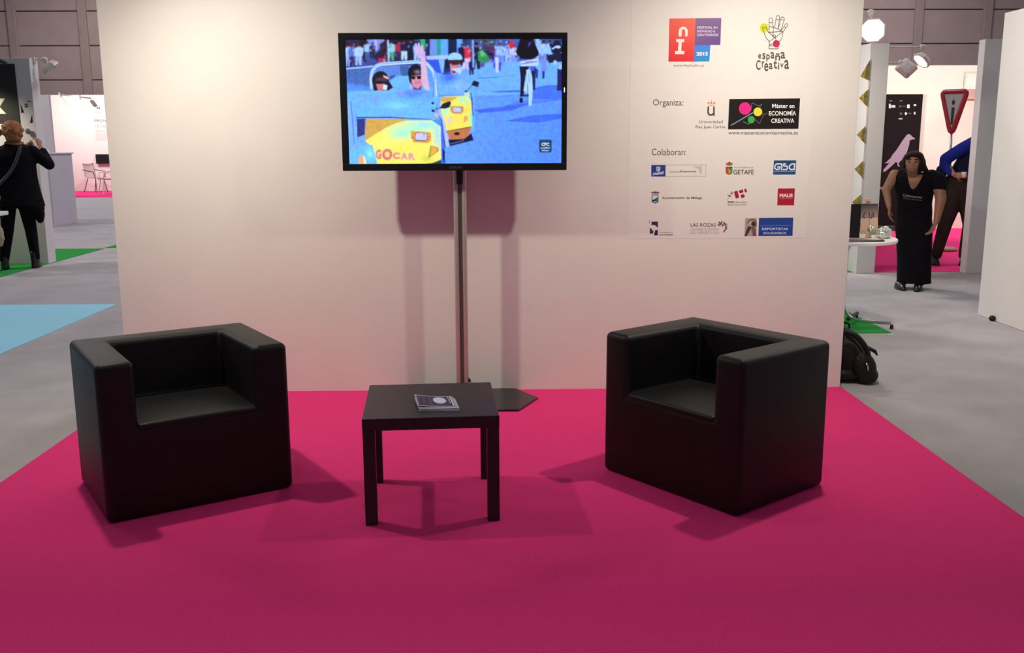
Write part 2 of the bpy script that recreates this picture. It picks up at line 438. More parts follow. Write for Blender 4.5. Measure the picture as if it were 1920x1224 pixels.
# ------------------------------------------------------------------ television on its stand
TY = -.30
a = on_y(633, 61, TY); c = on_y(1062.5, 319.5, TY)
tx0, tx1, tz1, tz0 = -.9315, .347, 2.129, 1.371
t = thing('television', 'large flat television showing a street scene with yellow cars', 'television', (-.292, TY, tz0), 0)
def rel(o, par):
    bpy.context.view_layer.update(); o.parent = par; o.matrix_parent_inverse = par.matrix_world.inverted(); return o
sx0, sx1, sz1, sz0 = -.892, .316, 2.094, 1.411
b = B()
b.box((tx0, TY, tz0), (tx1, TY+.022, sz0), .003); b.box((tx0, TY, sz1), (tx1, TY+.022, tz1), .003)
b.box((tx0, TY, sz0-.003), (sx0, TY+.022, sz1+.003), .003); b.box((sx1, TY, sz0-.003), (tx1, TY+.022, sz1+.003), .003)
rel(b.build('bezel', M_black), t)
b = B().box((tx0+.01, TY+.016, tz0+.01), (tx1-.01, TY+.045, tz1-.01), .008); b.box((-.62, TY+.04, 1.45), (.04, TY+.062, 1.85), .01)
rel(b.build('rear_housing', M_dark), t)
rel(B().box((tx1-.018, TY-.001, 1.805), (tx1-.014, TY+.001, 1.83)).build('power_light', mat('white_led', '#ffffff', emit=3, var=0)), t)
p = P(lambda u, v: on_y(u, v, TY-.0006)); p.text('SAMSUNG', 842.5, 311.8, 866.5, 316, '#5a5a64'); p.build('brand_lettering', INK, t)

# the displayed picture: painted on a fine grid of screen dots, in pixel-like coordinates of the screen face
import numpy as np
SP = TY+.006
class Raster:
    def __init__(s, x0, y0, x1, y1, k=1.25):
        s.k = k; s.x0, s.y0 = x0, y0; s.W = int((x1-x0)*k); s.H = int((y1-y0)*k)
        s.a = np.zeros((s.H, s.W, 3)); s.rng = np.random.default_rng(4)
    def poly(s, pts, col, cols=None, a=1.0):
        P_ = np.array([((u-s.x0)*s.k, (v-s.y0)*s.k) for u, v in pts])
        xa, xb = max(0, int(P_[:, 0].min())), min(s.W, int(P_[:, 0].max())+2); ya, yb = max(0, int(P_[:, 1].min())), min(s.H, int(P_[:, 1].max())+2)
        if xa >= xb or ya >= yb: return s
        cov = np.zeros((yb-ya, xb-xa))
        for ox in (.17, .5, .83):
            for oy in (.17, .5, .83):
                X, Y = np.meshgrid(np.arange(xa, xb)+ox, np.arange(ya, yb)+oy); ins = np.zeros(X.shape, bool); n = len(P_)
                for q in range(n):
                    ax, ay = P_[q]; bx, by = P_[(q+1) % n]
                    if ay == by: continue
                    ins ^= ((ay > Y) != (by > Y)) & (X < (bx-ax)*(Y-ay)/(by-ay)+ax)
                cov += ins/9
        if cols:
            X, Y = np.meshgrid(np.arange(xa, xb)+.5, np.arange(ya, yb)+.5); wsum = 0; c = 0
            for (px, py), cc in zip(P_, cols):
                w_ = 1/((X-px)**2+(Y-py)**2+20)**1.1; wsum = wsum+w_; c = c+w_[..., None]*np.array(lin(cc))
            c = c/wsum[..., None]
        else: c = np.array(lin(col))
        cv = (cov*a)[..., None]; s.a[ya:yb, xa:xb] = s.a[ya:yb, xa:xb]*(1-cv)+c*cv; return s
    def disc(s, u, v, ru, rv, col, a=1.0, n=20): return s.poly([(u+ru*math.cos(2*PI*q/n), v+rv*math.sin(2*PI*q/n)) for q in range(n)], col, a=a)
    def soft(s, u, v, ru, rv, col, a=.6):
        X, Y = np.meshgrid(np.arange(s.W), np.arange(s.H)); d = ((X/s.k+s.x0-u)/ru)**2+((Y/s.k+s.y0-v)/rv)**2
        c = (np.exp(-d*1.6)*a)[..., None]; s.a = s.a*(1-c)+np.array(lin(col))*c; return s
    def line(s, pts, w, col, a=1.0):
        for A_, C_ in zip(pts, pts[1:]):
            dx, dy = C_[0]-A_[0], C_[1]-A_[1]; L = math.hypot(dx, dy) or 1; nx, ny = -dy/L*w/2, dx/L*w/2
            s.poly([(A_[0]+nx, A_[1]+ny), (C_[0]+nx, C_[1]+ny), (C_[0]-nx, C_[1]-ny), (A_[0]-nx, A_[1]-ny)], col, a=a)
        return s
    def text(s, body, u0, v0, u1, v1, col, bold=0.0, tilt=0, a=1.0):
        vs, fs = text_mesh(body, bold); x0 = min(q[0] for q in vs); x1 = max(q[0] for q in vs); y0 = min(q[1] for q in vs); y1 = max(q[1] for q in vs)
        for f in fs:
            s.poly([(u0+(u1-u0)*(vs[q][0]-x0)/(x1-x0), v1+(v0-v1)*(vs[q][1]-y0)/(y1-y0)+tilt*(vs[q][0]-x0)/(x1-x0)) for q in f], col, a=a)
        return s
    def blur(s, sig, box=None):
        r = int(sig*s.k*3)+1; kx = np.exp(-np.arange(-r, r+1)**2/(2*(sig*s.k)**2)); kx /= kx.sum()
        A_ = np.pad(s.a, ((r, r), (r, r), (0, 0)), 'edge'); A_ = sum(kx[q]*A_[q:q+s.H] for q in range(2*r+1)); s.a = sum(kx[q]*A_[:, q:q+s.W] for q in range(2*r+1)); return s
    def grain(s, sig, amp):
        n = s.rng.normal(0, 1, (s.H//sig+2, s.W//sig+2, 3)); n = np.kron(n, np.ones((sig, sig, 1)))[:s.H, :s.W]; s.a = np.clip(s.a*(1+amp*n), 0, 1); return s
    def figure(s, u, v, h, col, skin='#8c5a5c', legs=None):
        """small standing person, feet at (u,v)"""
        w_ = h*.16; r = s.rng.uniform(-.04, .04)*h
        s.poly([(u-w_, v-h*.5), (u+w_, v-h*.5), (u+w_*.9, v), (u+w_*.2, v), (u, v-h*.35), (u-w_*.3, v), (u-w_*.9, v)], legs or '#141536')
        s.poly([(u-w_*1.3+r, v-h*.78), (u-w_*.5+r, v-h*.84), (u+w_*.5+r, v-h*.84), (u+w_*1.3+r, v-h*.78), (u+w_*1.2, v-h*.44), (u-w_*1.2, v-h*.44)], col)
        s.disc(u+r, v-h*.92, h*.065, h*.085, skin); s.disc(u+r, v-h*.955, h*.07, h*.06, '#150f1a')
p = Raster(644.5, 71.5, 1056, 308.5)
Z1 = lambda u, v: (640+u/8.727, 60+v/8.727)
Z2 = lambda u, v: (640+u/7.385, 190+v/7.385)
Z3 = lambda u, v: (850+u/8.727, 60+v/8.727)
p.poly([(640, 70), (1060, 70), (1060, 310), (640, 310)], '#5c9bff', cols=['#4f8ff5', '#5c98ff', '#4f86fa', '#6fa8ff'])
p.poly([(640, 70), (1060, 70), (1060, 112), (640, 128)], '#2b3f9a', cols=['#31306e', '#3b4590', '#4a6cd0', '#4050a8'])
p.poly([(862, 118), (1060, 112), (1060, 175), (870, 180)], '#69aaff', a=.8)
rnd = random.Random(3)
cl = ['#1c1538', '#2a1a3c', '#8fbcf8', '#b4d0ff', '#442040', '#9c2848', '#243a7c', '#0f0c20', '#5f7ad0', '#8a5f9a', '#1b3f50', '#d0e0ff']
for q in range(26): p.poly([(rnd.uniform(645, 810), 72)]*1+[(0, 0)]*0+[(rnd.uniform(645, 810), 72), (rnd.uniform(645, 810), 95)], '#1a1430', a=.35)
def z1(pts, col, **k): p.poly([Z1(*q) for q in pts], col, **k)
def z2(pts, col, **k): p.poly([Z2(*q) for q in pts], col, **k)
def z3(pts, col, **k): p.poly([Z3(*q) for q in pts], col, **k)
z1([(420, 115), (720, 115), (640, 250), (560, 330), (430, 240)], '#7b86dc'); z1([(550, 115), (575, 115), (580, 300), (560, 300)], '#9ec6ff')
z1([(300, 100), (420, 100), (410, 500), (300, 420)], '#130c22'); z1([(40, 100), (300, 100), (290, 260), (60, 250)], '#2a1a44')
z1([(1200, 100), (1290, 100), (1300, 380), (1230, 380)], '#2b3f78'); z1([(1290, 100), (1370, 100), (1370, 300), (1310, 260)], '#1fae62')
z1([(1370, 100), (1450, 100), (1450, 390), (1380, 390)], '#14235c'); z1([(1450, 100), (1560, 100), (1570, 385), (1450, 385)], '#6a8ce0')
z1([(1560, 100), (1630, 100), (1620, 385), (1580, 385)], '#149a8c'); z1([(1630, 100), (1745, 100), (1745, 385), (1625, 385)], '#59a0ff')
z1([(1745, 100), (1900, 100), (1900, 400), (1750, 400)], '#0f2044'); z1([(1890, 100), (1960, 100), (1990, 640), (1900, 360)], '#5f9cff')
z1([(700, 100), (1200, 100), (1200, 470), (740, 480)], '#1a1838'); z1([(1000, 150), (1150, 180), (1150, 480), (1040, 480)], '#0d1430')
for (u, v, h, c_, lg) in ((652, 124, 42, '#8fc0ff', '#7fa8f0'), (662, 126, 44, '#5668c8', '#2a1a60'), (672, 122, 40, '#a4c8ff', '#8fb8ff'), (690, 112, 34, '#8fb8f0', '#3a5aa8'), (698, 110, 30, '#30205c', None), (733, 114, 38, '#7fc8d8', '#4aa088'), (748, 112, 36, '#a8224a', '#3a2a5c'), (758, 112, 36, '#131a44', '#b0d0f0'), (769, 112, 38, '#10163c', '#0d1430'), (782, 114, 36, '#6fa0f0', '#8fc0ff')): p.figure(u, v, h, c_, legs=lg)
z1([(620, 200), (700, 150), (760, 190), (760, 480), (560, 490), (540, 380), (640, 300)], '#2c1434'); z1([(600, 430), (740, 420), (740, 490), (600, 500)], '#a02a5c')
z1([(750, 130), (772, 130), (790, 490), (765, 490)], '#a8c4ff')
for q in range(90):
    u, v = rnd.uniform(646, 800), rnd.uniform(80, 118); p.poly([(u, v), (u+rnd.uniform(.8, 2.6), v), (u+rnd.uniform(.5, 2), v+rnd.uniform(2, 7)), (u, v+rnd.uniform(2, 6))], rnd.choice(cl), a=.7)
# right-hand street crowd
p.poly([(862, 72), (1060, 72), (1060, 116), (862, 112)], '#2a3a7c', cols=['#1a2048', '#24306c', '#4a6cd0', '#5a80e0'])
z3([(60, 100), (145, 100), (190, 620), (60, 400)], '#5f9cff'); z3([(440, 100), (700, 100), (640, 420), (560, 400), (480, 300)], '#2f4a58', a=.9)
for (u, v, h, c_, lg) in ((874, 130, 48, '#cc2c48', '#c8b8e8'), (866, 118, 36, '#1a1440', None), (893, 130, 50, '#1a1238', '#120c24'), (884, 140, 30, '#141c60', None), (930, 126, 34, '#5a5ff0', '#5560e0'), (938, 122, 42, '#8cb4ff', '#6a90f0'), (953, 116, 38, '#7aa8ff', '#90b8ff'), (962, 118, 34, '#b8c8ff', '#8090f0'), (912, 110, 34, '#3a3a5c', '#18204c'), (922, 112, 30, '#4a2a5c', None), (1008, 110, 34, '#8cb8ff', '#7088e0'), (1018, 118, 42, '#a8c8ff', '#6c86e0'), (1030, 112, 36, '#1a1c4c', None), (1044, 116, 40, '#131332', None)): p.figure(u, v, h, c_, legs=lg)
for q in range(170):
    u, v = rnd.uniform(868, 1054), rnd.uniform(74, 114); p.poly([(u, v), (u+rnd.uniform(.8, 3), v), (u+rnd.uniform(.5, 2.4), v+rnd.uniform(2, 7)), (u, v+rnd.uniform(2, 6))], rnd.choice(cl), a=.65)
p.disc(*Z3(950, 210), 5, 8, '#c82440'); z3([(180, 250), (240, 250), (240, 440), (190, 430)], '#cc2c48'); z3([(308, 130), (328, 130), (340, 580), (318, 580)], '#86b8ff'); z3([(260, 520), (300, 520), (290, 710), (258, 700)], '#141c60')
z3([(400, 330), (470, 290), (560, 380), (600, 480), (500, 510), (410, 470)], '#2f8c5a'); z3([(430, 320), (470, 300), (530, 370), (460, 410)], '#5cb46c'); z3([(430, 500), (520, 500), (500, 580), (440, 580)], '#5a4c90')
z3([(680, 420), (740, 420), (740, 660), (700, 660)], '#c0c4f4'); z3([(745, 490), (790, 500), (765, 650), (740, 620)], '#2436b8'); z3([(660, 520), (690, 520), (680, 590), (660, 590)], '#2436b8')
p.blur(.55)
# rear car roll bar, seats
z1([(1390, 450), (1700, 450), (1640, 700), (1530, 640)], '#2f54dc'); z1([(1590, 450), (1690, 450), (1690, 680), (1640, 680)], '#76b4ff')
z1([(1380, 395), (1740, 375), (1760, 420), (1700, 445), (1400, 450)], '#9fb8f5'); z1([(1690, 450), (1770, 450), (1790, 680), (1670, 670)], '#1a1238')
z1([(1530, 680), (1980, 660), (2100, 720), (2100, 1030), (1600, 1020)], '#69aaff'); p.soft(*Z1(1760, 740), 22, 13, '#2f5cf0', .9); p.soft(*Z1(1900, 860), 16, 12, '#8fb4ff', .6)
z1([(1650, 670), (1800, 680), (1800, 695), (1640, 688)], '#182468')
# fence
z1([(60, 590), (500, 560), (490, 960), (70, 850)], '#5a90ee')
for q in range(17):
    u = 70+q*26; z1([(u, 612-q*2), (u+15, 610-q*2), (u+22, 830+q*4), (u+8, 830+q*4)], '#1c2668'); z1([(u+6, 830+q*4), (u+16, 830+q*4), (u+22, 950+q*2), (u+15, 950+q*2)], '#3560c4')
p.line([Z1(50, 605), Z1(520, 558)], 1.6, '#b8d8ff'); z1([(560, 560), (960, 550), (980, 730), (800, 900), (760, 700), (560, 640)], '#6c9cf4')
for q in range(15):
    u = 575+q*27; z1([(u, 560), (u+12, 560), (u+16, 720), (u+4, 720)], '#2c4cac')
z1([(960, 560), (1110, 555), (1090, 720), (980, 720)], '#3a5ca4'); z1([(780, 720), (880, 700), (870, 860), (810, 900)], '#3048a8')
# windscreen haze of the front car
z1([(60, 980), (480, 960), (560, 950), (900, 720), (1130, 720), (1320, 900), (1500, 900), (1570, 1100), (1500, 1420), (60, 1420)], '#66b0ff')
p.soft(*Z1(720, 900), 20, 10, '#76b8ff', .9); p.soft(*Z1(1150, 1010), 26, 10, '#4f80fa', .9); p.soft(*Z1(980, 1010), 8, 7, '#8a8cf0', .7); p.soft(*Z1(560, 1080), 14, 7, '#7c92f4', .7); p.soft(*Z1(900, 1200), 30, 8, '#7cd4ff', .8); p.soft(*Z1(300, 1080), 22, 12, '#6fa6fa', .8); p.soft(*Z1(1420, 1040), 10, 12, '#5c9cff', .8)
p.blur(.5)
pts = [Z1(490, 930), Z1(480, 760), Z1(500, 640), Z1(560, 560), Z1(640, 525), Z1(1000, 500), Z1(1250, 485), Z1(1400, 510), Z1(1490, 620), Z1(1530, 760), Z1(1560, 1100)]
p.line(pts, 5.5, '#8fb4fb'); p.line([(q[0]+.6, q[1]+2.2) for q in pts], 1.4, '#cfe4ff'); p.line([(q[0]-.5, q[1]-2.2) for q in pts], 1, '#a8c8ff')
p.line([Z1(1530, 700), Z1(1500, 1060)], 1.0, '#24348c')
# passenger in helmet, left
p.disc(*Z1(640, 790), 16, 17.5, '#15101f'); z1([(505, 800), (530, 960), (760, 960), (850, 910), (780, 800)], '#1a1226')
z1([(570, 850), (700, 850), (760, 880), (740, 950), (600, 960)], '#c4747c'); z1([(560, 760), (760, 720), (790, 790), (560, 820)], '#4c2c44'); z1([(680, 705), (760, 735), (775, 775), (700, 745)], '#d9b49a')
z1([(560, 805), (665, 800), (660, 850), (600, 850)], '#0a0812'); z1([(675, 800), (765, 800), (740, 850), (690, 850)], '#0c1c38'); z1([(690, 860), (750, 870), (740, 950), (680, 930)], '#c4dcff')
# driver in helmet and waving arm
p.disc(*Z1(1215, 665), 14.5, 16, '#15101f'); z1([(1085, 660), (1115, 820), (1200, 920), (1165, 740)], '#15101f'); z1([(1150, 900), (1310, 880), (1310, 950), (1175, 950)], '#3a1c30')
z1([(1145, 720), (1310, 700), (1320, 860), (1260, 930), (1190, 900), (1150, 830)], '#c98a9a'); p.soft(*Z1(1240, 650), 6, 4, '#8a84b8', .8)
p.disc(*Z1(1178, 748), 4.2, 3.3, '#120c18'); p.disc(*Z1(1272, 745), 4.4, 3.4, '#120c18'); p.line([Z1(1140, 728), Z1(1312, 718)], 1.1, '#120c18'); p.line([Z1(1210, 830), Z1(1270, 825)], 1, '#8a4458')
z1([(1300, 430), (1375, 410), (1405, 700), (1450, 960), (1370, 950), (1310, 820)], '#cfaed0'); z1([(1220, 300), (1300, 250), (1370, 330), (1375, 430), (1295, 450), (1230, 380)], '#c4a6dc')
for (a_, b_) in (((1215, 190), (1250, 320)), ((1262, 180), (1290, 300)), ((1320, 215), (1330, 320)), ((1190, 250), (1240, 350))): p.line([Z1(*a_), Z1(*b_)], 3.2, '#c8b0ea')
p.soft(*Z1(1150, 900), 5, 6, '#d0a8f0', .6); p.soft(*Z1(1240, 980), 22, 7, '#5a8cfa', .8)
# rear driver
p.disc(*Z1(1860, 425), 13.5, 10, '#94c8ff'); z1([(1755, 455), (1990, 450), (1985, 560), (1900, 510), (1770, 540)], '#3a1a2c')
z1([(1780, 520), (1930, 500), (1930, 600), (1880, 690), (1800, 680)], '#c47a80'); z1([(1800, 500), (1930, 490), (1920, 535), (1810, 545)], '#471824'); z1([(1790, 600), (1980, 580), (1950, 700), (1870, 640)], '#a4ccff'); z1([(1810, 640), (1870, 640), (1860, 670), (1820, 670)], '#4c1c28')
# left post, sill
z2([(50, 0), (150, 0), (225, 480), (190, 660), (80, 700)], '#74acff'); p.line([Z2(130, 0), Z2(160, 320), Z2(180, 600)], 1.8, '#4470dc'); z2([(62, 0), (95, 0), (110, 300), (80, 500)], '#a8b8f0', a=.6)
z2([(215, 240), (345, 240), (330, 460), (220, 500)], '#2a2f80'); p.line([Z2(205, 224), Z2(700, 222), Z2(900, 235), Z2(1250, 250)], 2.6, '#2a3a9c'); p.line([Z2(335, 250), Z2(330, 460)], 1.4, '#b89870')
# yellow bonnet with sheen
z2([(350, 240), (900, 245), (900, 300), (640, 380), (380, 520), (330, 560)], '#cda24e')
z2([(330, 545), (480, 450), (640, 350), (760, 300), (900, 268), (1250, 262), (1340, 280), (1400, 360), (1395, 790), (1250, 868), (480, 868), (440, 640)], '#f0e468')
p.soft(*Z2(980, 380), 52, 17, '#aef2c4', .95); p.soft(*Z2(1180, 320), 34, 10, '#86e0f0', .8); p.soft(*Z2(820, 450), 24, 12, '#8ef0dc', .7); p.soft(*Z2(1330, 480), 10, 30, '#8ad8f4', .8); p.soft(*Z2(560, 560), 20, 10, '#f0eC7c', .8); p.soft(*Z2(640, 740), 34, 10, '#d8c078', .5); p.soft(*Z2(1180, 790), 14, 10, '#c8d458', .9)
z2([(350, 240), (900, 245), (760, 300), (640, 350), (480, 450), (380, 500), (335, 545)], '#cda24e')
z2([(1250, 262), (1420, 230), (1440, 700), (1400, 868), (1395, 360)], '#4a86fa')
z2([(270, 620), (430, 600), (500, 868), (90, 868), (80, 690)], '#66b8ff'); p.soft(*Z2(390, 720), 10, 12, '#84e8f0', .9); z2([(250, 740), (295, 750), (320, 868), (235, 868)], '#e0a080'); z2([(295, 750), (330, 780), (345, 868), (318, 868)], '#e8e890')
z2([(960, 405), (1240, 430), (1245, 540), (1200, 580), (1000, 565), (965, 500)], '#e0983c'); z2([(1030, 428), (1190, 435), (1200, 520), (1170, 553), (1030, 548), (1008, 490)], '#5c5470'); z2([(1037, 436), (1180, 442), (1190, 512), (1165, 538), (1035, 533), (1020, 490)], '#c4c0ee')
p.disc(*Z2(985, 503), 1.3, 1.5, '#7c5a20'); p.disc(*Z2(1225, 490), 1.3, 1.5, '#b87a30'); p.disc(*Z2(1145, 460), .9, 1.4, '#30405c')
z2([(1235, 610), (1345, 640), (1345, 690), (1205, 790)], '#7c7a40'); z2([(1245, 618), (1335, 645), (1325, 690), (1225, 770)], '#dca648'); z2([(1250, 855), (1390, 805), (1390, 868), (1150, 868)], '#24442c')
z2([(1375, 210), (1420, 420), (1440, 868), (1385, 868)], '#3a68e8'); z2([(1400, 640), (1435, 700), (1430, 868), (1405, 800)], '#0e1648'); z2([(1425, 510), (1455, 520), (1455, 640), (1430, 590)], '#141c50')
for q, ch in enumerate('GOCAR'):
    u0 = [475, 565, 712, 822, 930][q]; u1 = [555, 708, 812, 920, 1025][q]; v0 = [665, 655, 705, 712, 716][q]; v1 = [802, 815, 800, 806, 812][q]
    p.text(ch, *Z2(u0, v0), *Z2(u1, v1), ['#c0568a', '#cc3c7c', '#d65a94', '#cc78a8', '#cc86b0'][q], .06, a=.9)
# rear yellow car
z2([(1370, 100), (1380, -60), (1500, -70), (1760, -75), (1800, 0), (1812, 350), (1460, 412)], '#e8dc5c')
p.soft(*Z2(1440, 120), 10, 14, '#a8f0c8', .95); p.soft(*Z2(1690, -20), 14, 8, '#9ceac0', .95); p.soft(*Z2(1790, 240), 5, 18, '#88e8b8', .8); z2([(1380, -60), (1620, -62), (1500, 10), (1385, 10)], '#cda24e')
z2([(1812, -75), (1850, -75), (1850, 420), (1812, 420)], '#62a4ff'); z2([(1300, -75), (1380, -60), (1372, 100), (1330, 60)], '#66acff'); z2([(1330, 100), (1375, 100), (1465, 420), (1500, 620), (1450, 640), (1380, 240)], '#a4b4f4')
p.soft(*Z2(1490, 265), 9, 6, '#dcb8dc', .8)
z2([(1510, 65), (1690, 70), (1695, 140), (1660, 172), (1540, 167), (1508, 120)], '#cc8c4c'); z2([(1545, 78), (1665, 82), (1672, 130), (1640, 157), (1550, 152)], '#7c6c8c'); z2([(1550, 84), (1658, 88), (1664, 128), (1638, 150), (1556, 146)], '#bcc0ea')
z2([(1695, 200), (1750, 210), (1750, 260), (1690, 300)], '#dca85c'); z2([(1460, 420), (1800, 355), (1775, 450), (1700, 525), (1500, 535)], '#bc7048')
p.line([Z2(1460, 414), Z2(1800, 352)], 1.5, '#40281c'); p.disc(*Z2(1600, 447), 5.5, 3.2, '#1a0c18')
z2([(1480, 530), (1700, 520), (1800, 440), (1832, 540), (1500, 622)], '#101038'); p.line([Z2(1810, -60), Z2(1815, 120), Z2(1835, 200)], 1.6, '#2038b0'); p.line([Z2(1510, 590), Z2(1700, 540)], .8, '#7080c8')
# mirrors
z2([(1360, 98), (1400, 30), (1500, -5), (1522, 20), (1500, 80), (1440, 102)], '#161836'); p.line([Z2(1300, 110), Z2(1370, 95)], 1.4, '#181838'); p.disc(*Z2(1270, 130), 3.2, 2.6, '#10143c'); p.disc(*Z2(1265, 25), 2.8, 2.4, '#10143c')
z2([(1280, 170), (1330, 160), (1370, 210), (1300, 215)], '#c8a8b0'); p.line([Z2(1350, 200), Z2(1390, 260), Z2(1440, 640)], 1.6, '#24388c')
z3([(290, 870), (330, 790), (425, 820), (405, 905)], '#141834'); p.line([Z3(300, 880), Z3(205, 975)], 1, '#141834'); p.disc(*Z3(205, 972), 2.4, 2, '#142040'); z3([(170, 990), (270, 990), (270, 1050), (190, 1050)], '#b8d4c0'); p.disc(*Z3(285, 1015), 1.3, 2, '#1c3a50'); p.line([Z3(290, 1030), Z3(300, 1130), Z3(310, 1222)], 1.3, '#2448b8')
# street right: shadows, cyclist, bicycles
z3([(1380, 900), (1520, 865), (1690, 870), (1800, 960), (1800, 1090), (1300, 1110), (1300, 960)], '#3f6dfb'); z3([(560, 975), (900, 955), (1090, 950), (1090, 985), (800, 990)], '#3c66e4')
z3([(820, 1215), (1000, 1150), (1100, 1130), (1800, 1090), (1800, 1110), (1300, 1175), (1000, 1222)], '#4a78f4')
p.poly([(946, 227), (1000, 216), (1056, 213), (1056, 222), (1010, 230)], '#3c64ee'); p.poly([(888, 206), (940, 200), (1000, 192), (960, 207), (900, 212)], '#3f60e8'); p.line([(905, 186), (965, 178)], 1.2, '#4a78e8'); p.line([(900, 147), (975, 140)], 1, '#4a80e8', a=.7); p.line([Z3(420, 755), Z3(720, 742)], 1.2, '#3058b8')
z3([(1100, 100), (1300, 100), (1400, 330), (1390, 390), (1280, 450), (1100, 440), (1020, 330)], '#0c0a18'); z3([(1230, 170), (1290, 160), (1220, 260)], '#3a3c80')
z3([(1095, 480), (1400, 430), (1390, 550), (1110, 560)], '#b0c8fa'); p.line([Z3(1110, 525), Z3(1380, 480)], 1.5, '#3848a0'); p.line([Z3(1180, 500), Z3(1300, 470)], 1, '#20285c')
z3([(1080, 560), (1250, 560), (1180, 720), (1150, 1060), (1090, 1060), (1100, 760)], '#120f30'); z3([(1260, 580), (1350, 570), (1340, 930), (1300, 960), (1290, 740)], '#181a50')
z3([(1195, 620), (1250, 610), (1290, 760), (1300, 960), (1280, 1200), (1230, 1215), (1220, 1000), (1150, 960), (1170, 820), (1200, 740)], '#a0ccff'); p.line([Z3(1215, 850), Z3(1225, 1220)], 1.3, '#1c2c88'); p.line([Z3(1230, 680), Z3(1245, 830)], 1, '#5878d8')
p.disc(*Z3(1110, 1115), 3.5, 5.4, '#0c0c2c'); z3([(1150, 1020), (1240, 1020), (1230, 1060), (1150, 1060)], '#20307c'); z3([(1300, 930), (1345, 920), (1350, 945), (1305, 950)], '#14163c')
z3([(1250, 560), (1340, 560), (1320, 640), (1260, 630)], '#4450d8'); z3([(1340, 120), (1400, 100), (1480, 350), (1460, 400), (1400, 300)], '#8cb8ff'); z3([(1450, 250), (1560, 180), (1620, 370), (1480, 350)], '#8cbcfa')
z3([(1430, 450), (1520, 420), (1530, 640), (1440, 660)], '#6c86e0'); z3([(1450, 640), (1500, 640), (1490, 770), (1455, 760)], '#24309c'); z3([(1340, 580), (1390, 620), (1380, 770), (1350, 740)], '#24309c')
z3([(1540, 380), (1800, 340), (1800, 480), (1560, 510)], '#141638'); z3([(1640, 160), (1720, 130), (1780, 230), (1800, 330), (1680, 330), (1640, 270)], '#131332'); p.line([Z3(1620, 280), Z3(1690, 230)], 2.5, '#a8c8ff'); p.disc(*Z3(1715, 245), 4.6, 2.6, '#a8ccff')
z3([(1700, 600), (1800, 600), (1800, 960), (1690, 960), (1700, 820)], '#1c1a58'); p.disc(*Z3(1750, 570), 3.6, 5, '#90b8f8'); p.disc(*Z3(1665, 500), 3.4, 4.4, '#94b8f4')
p.blur(.55); p.grain(2, .035); p.grain(1, .025); p.blur(.35)
# station bug
p.poly([(1012, 261.5), (1032.5, 261.5), (1034.6, 263.5), (1034.2, 284), (1032, 286), (1013, 286), (1010.8, 284), (1010.8, 263.5)], '#16406e')
p.text('CPC', 1015.5, 267.5, 1029.5, 273.5, '#f0f6ff', .03); p.text('cooking', 1013.5, 275, 1031.5, 279.6, '#b8d0f4', .02); p.text('ideas', 1015.8, 280, 1029, 283.4, '#b8d0f4', .02)
H_, W_ = p.H, p.W
co = np.zeros((H_*W_, 3)); a00, a10, a01, a11 = [np.array(on_y(*q, SP)) for q in ((644.5, 71.5), (1056, 71.5), (644.5, 308.5), (1056, 308.5))]
# homography-free: solve each dot on the screen plane
U, V_ = np.meshgrid(644.5+(np.arange(W_)+.5)/p.k, 71.5+(np.arange(H_)+.5)/p.k)
F_, R_, U_, C_ = [np.array(q) for q in (CF, CR, CU, CP)]
ray = F_*FPX+R_*(U.reshape(-1, 1)-960)-U_*(V_.reshape(-1, 1)-612)
co = C_+ray*((SP-C_[1])/ray[:, 1:2])
co[:, 0] = np.clip(co[:, 0], sx0-.003, sx1+.003); co[:, 2] = np.clip(co[:, 2], sz0-.003, sz1+.003)
me = bpy.data.meshes.new('screen_picture'); ii = np.arange(H_*W_).reshape(H_, W_)
quads = np.stack([ii[:-1, :-1], ii[1:, :-1], ii[1:, 1:], ii[:-1, 1:]], -1).reshape(-1, 4)
me.vertices.add(len(co)); me.vertices.foreach_set('co', co.ravel()); me.loops.add(quads.size); me.loops.foreach_set('vertex_index', quads.ravel())
me.polygons.add(len(quads)); me.polygons.foreach_set('loop_start', np.arange(0, quads.size, 4)); me.update(calc_edges=True)
at = me.color_attributes.new('Col', 'FLOAT_COLOR', 'POINT'); at.data.foreach_set('color', np.concatenate([p.a.reshape(-1, 3), np.ones((H_*W_, 1))], 1).ravel())
me.materials.append(LED); o = rel(link('screen_picture', me), t)
rel(B().box((sx0-.004, SP+.001, sz0-.004), (sx1+.004, SP+.006, sz1+.004)).build('display_panel', M_black), t)

st = thing('television_stand', 'chrome double-tube television stand with black six-sided floor plate', 'television stand', (-.27, -.2, 0))
px_, py_ = -.270, -.195
B().prism([(x+.27, y+.2) for x, y in ((.055, -.012), (.187, -.235), (.065, -.505), (-.605, -.505), (-.727, -.235), (-.595, -.012))], 0.0, .012, .004).build('base_plate', M_plate, st)
for s in (-1, 1):
    B().tube([(s*.0245, .005, .012), (s*.0245, .005, 2.0)], .0135, 20).build('pole_tube', M_chrome, st, smooth=True, auto=60)
B().box((-.018, .004, .012), (.018, .020, 2.0), .002).build('cable_channel', mat('dark_bronze_channel', '#6e645e', .4, metal=.4, var=.05), st)
B().box((-.016, -.012, 1.29), (.016, .006, 1.42), .003).box((-.06, -.036, 1.5), (.06, -.009, 1.8), .004).build('mount_bracket', M_black, st)
B().tube([(.03, .01, .13), (.042, .0, .11), (.050, -.004, .10)], [.006, .009, .003], 8).build('cable_end', M_rubber, st, smooth=True)
B().box((-.06, -.03, .012), (.06, .045, .022), .003).build('foot_flange', M_chrome, st)

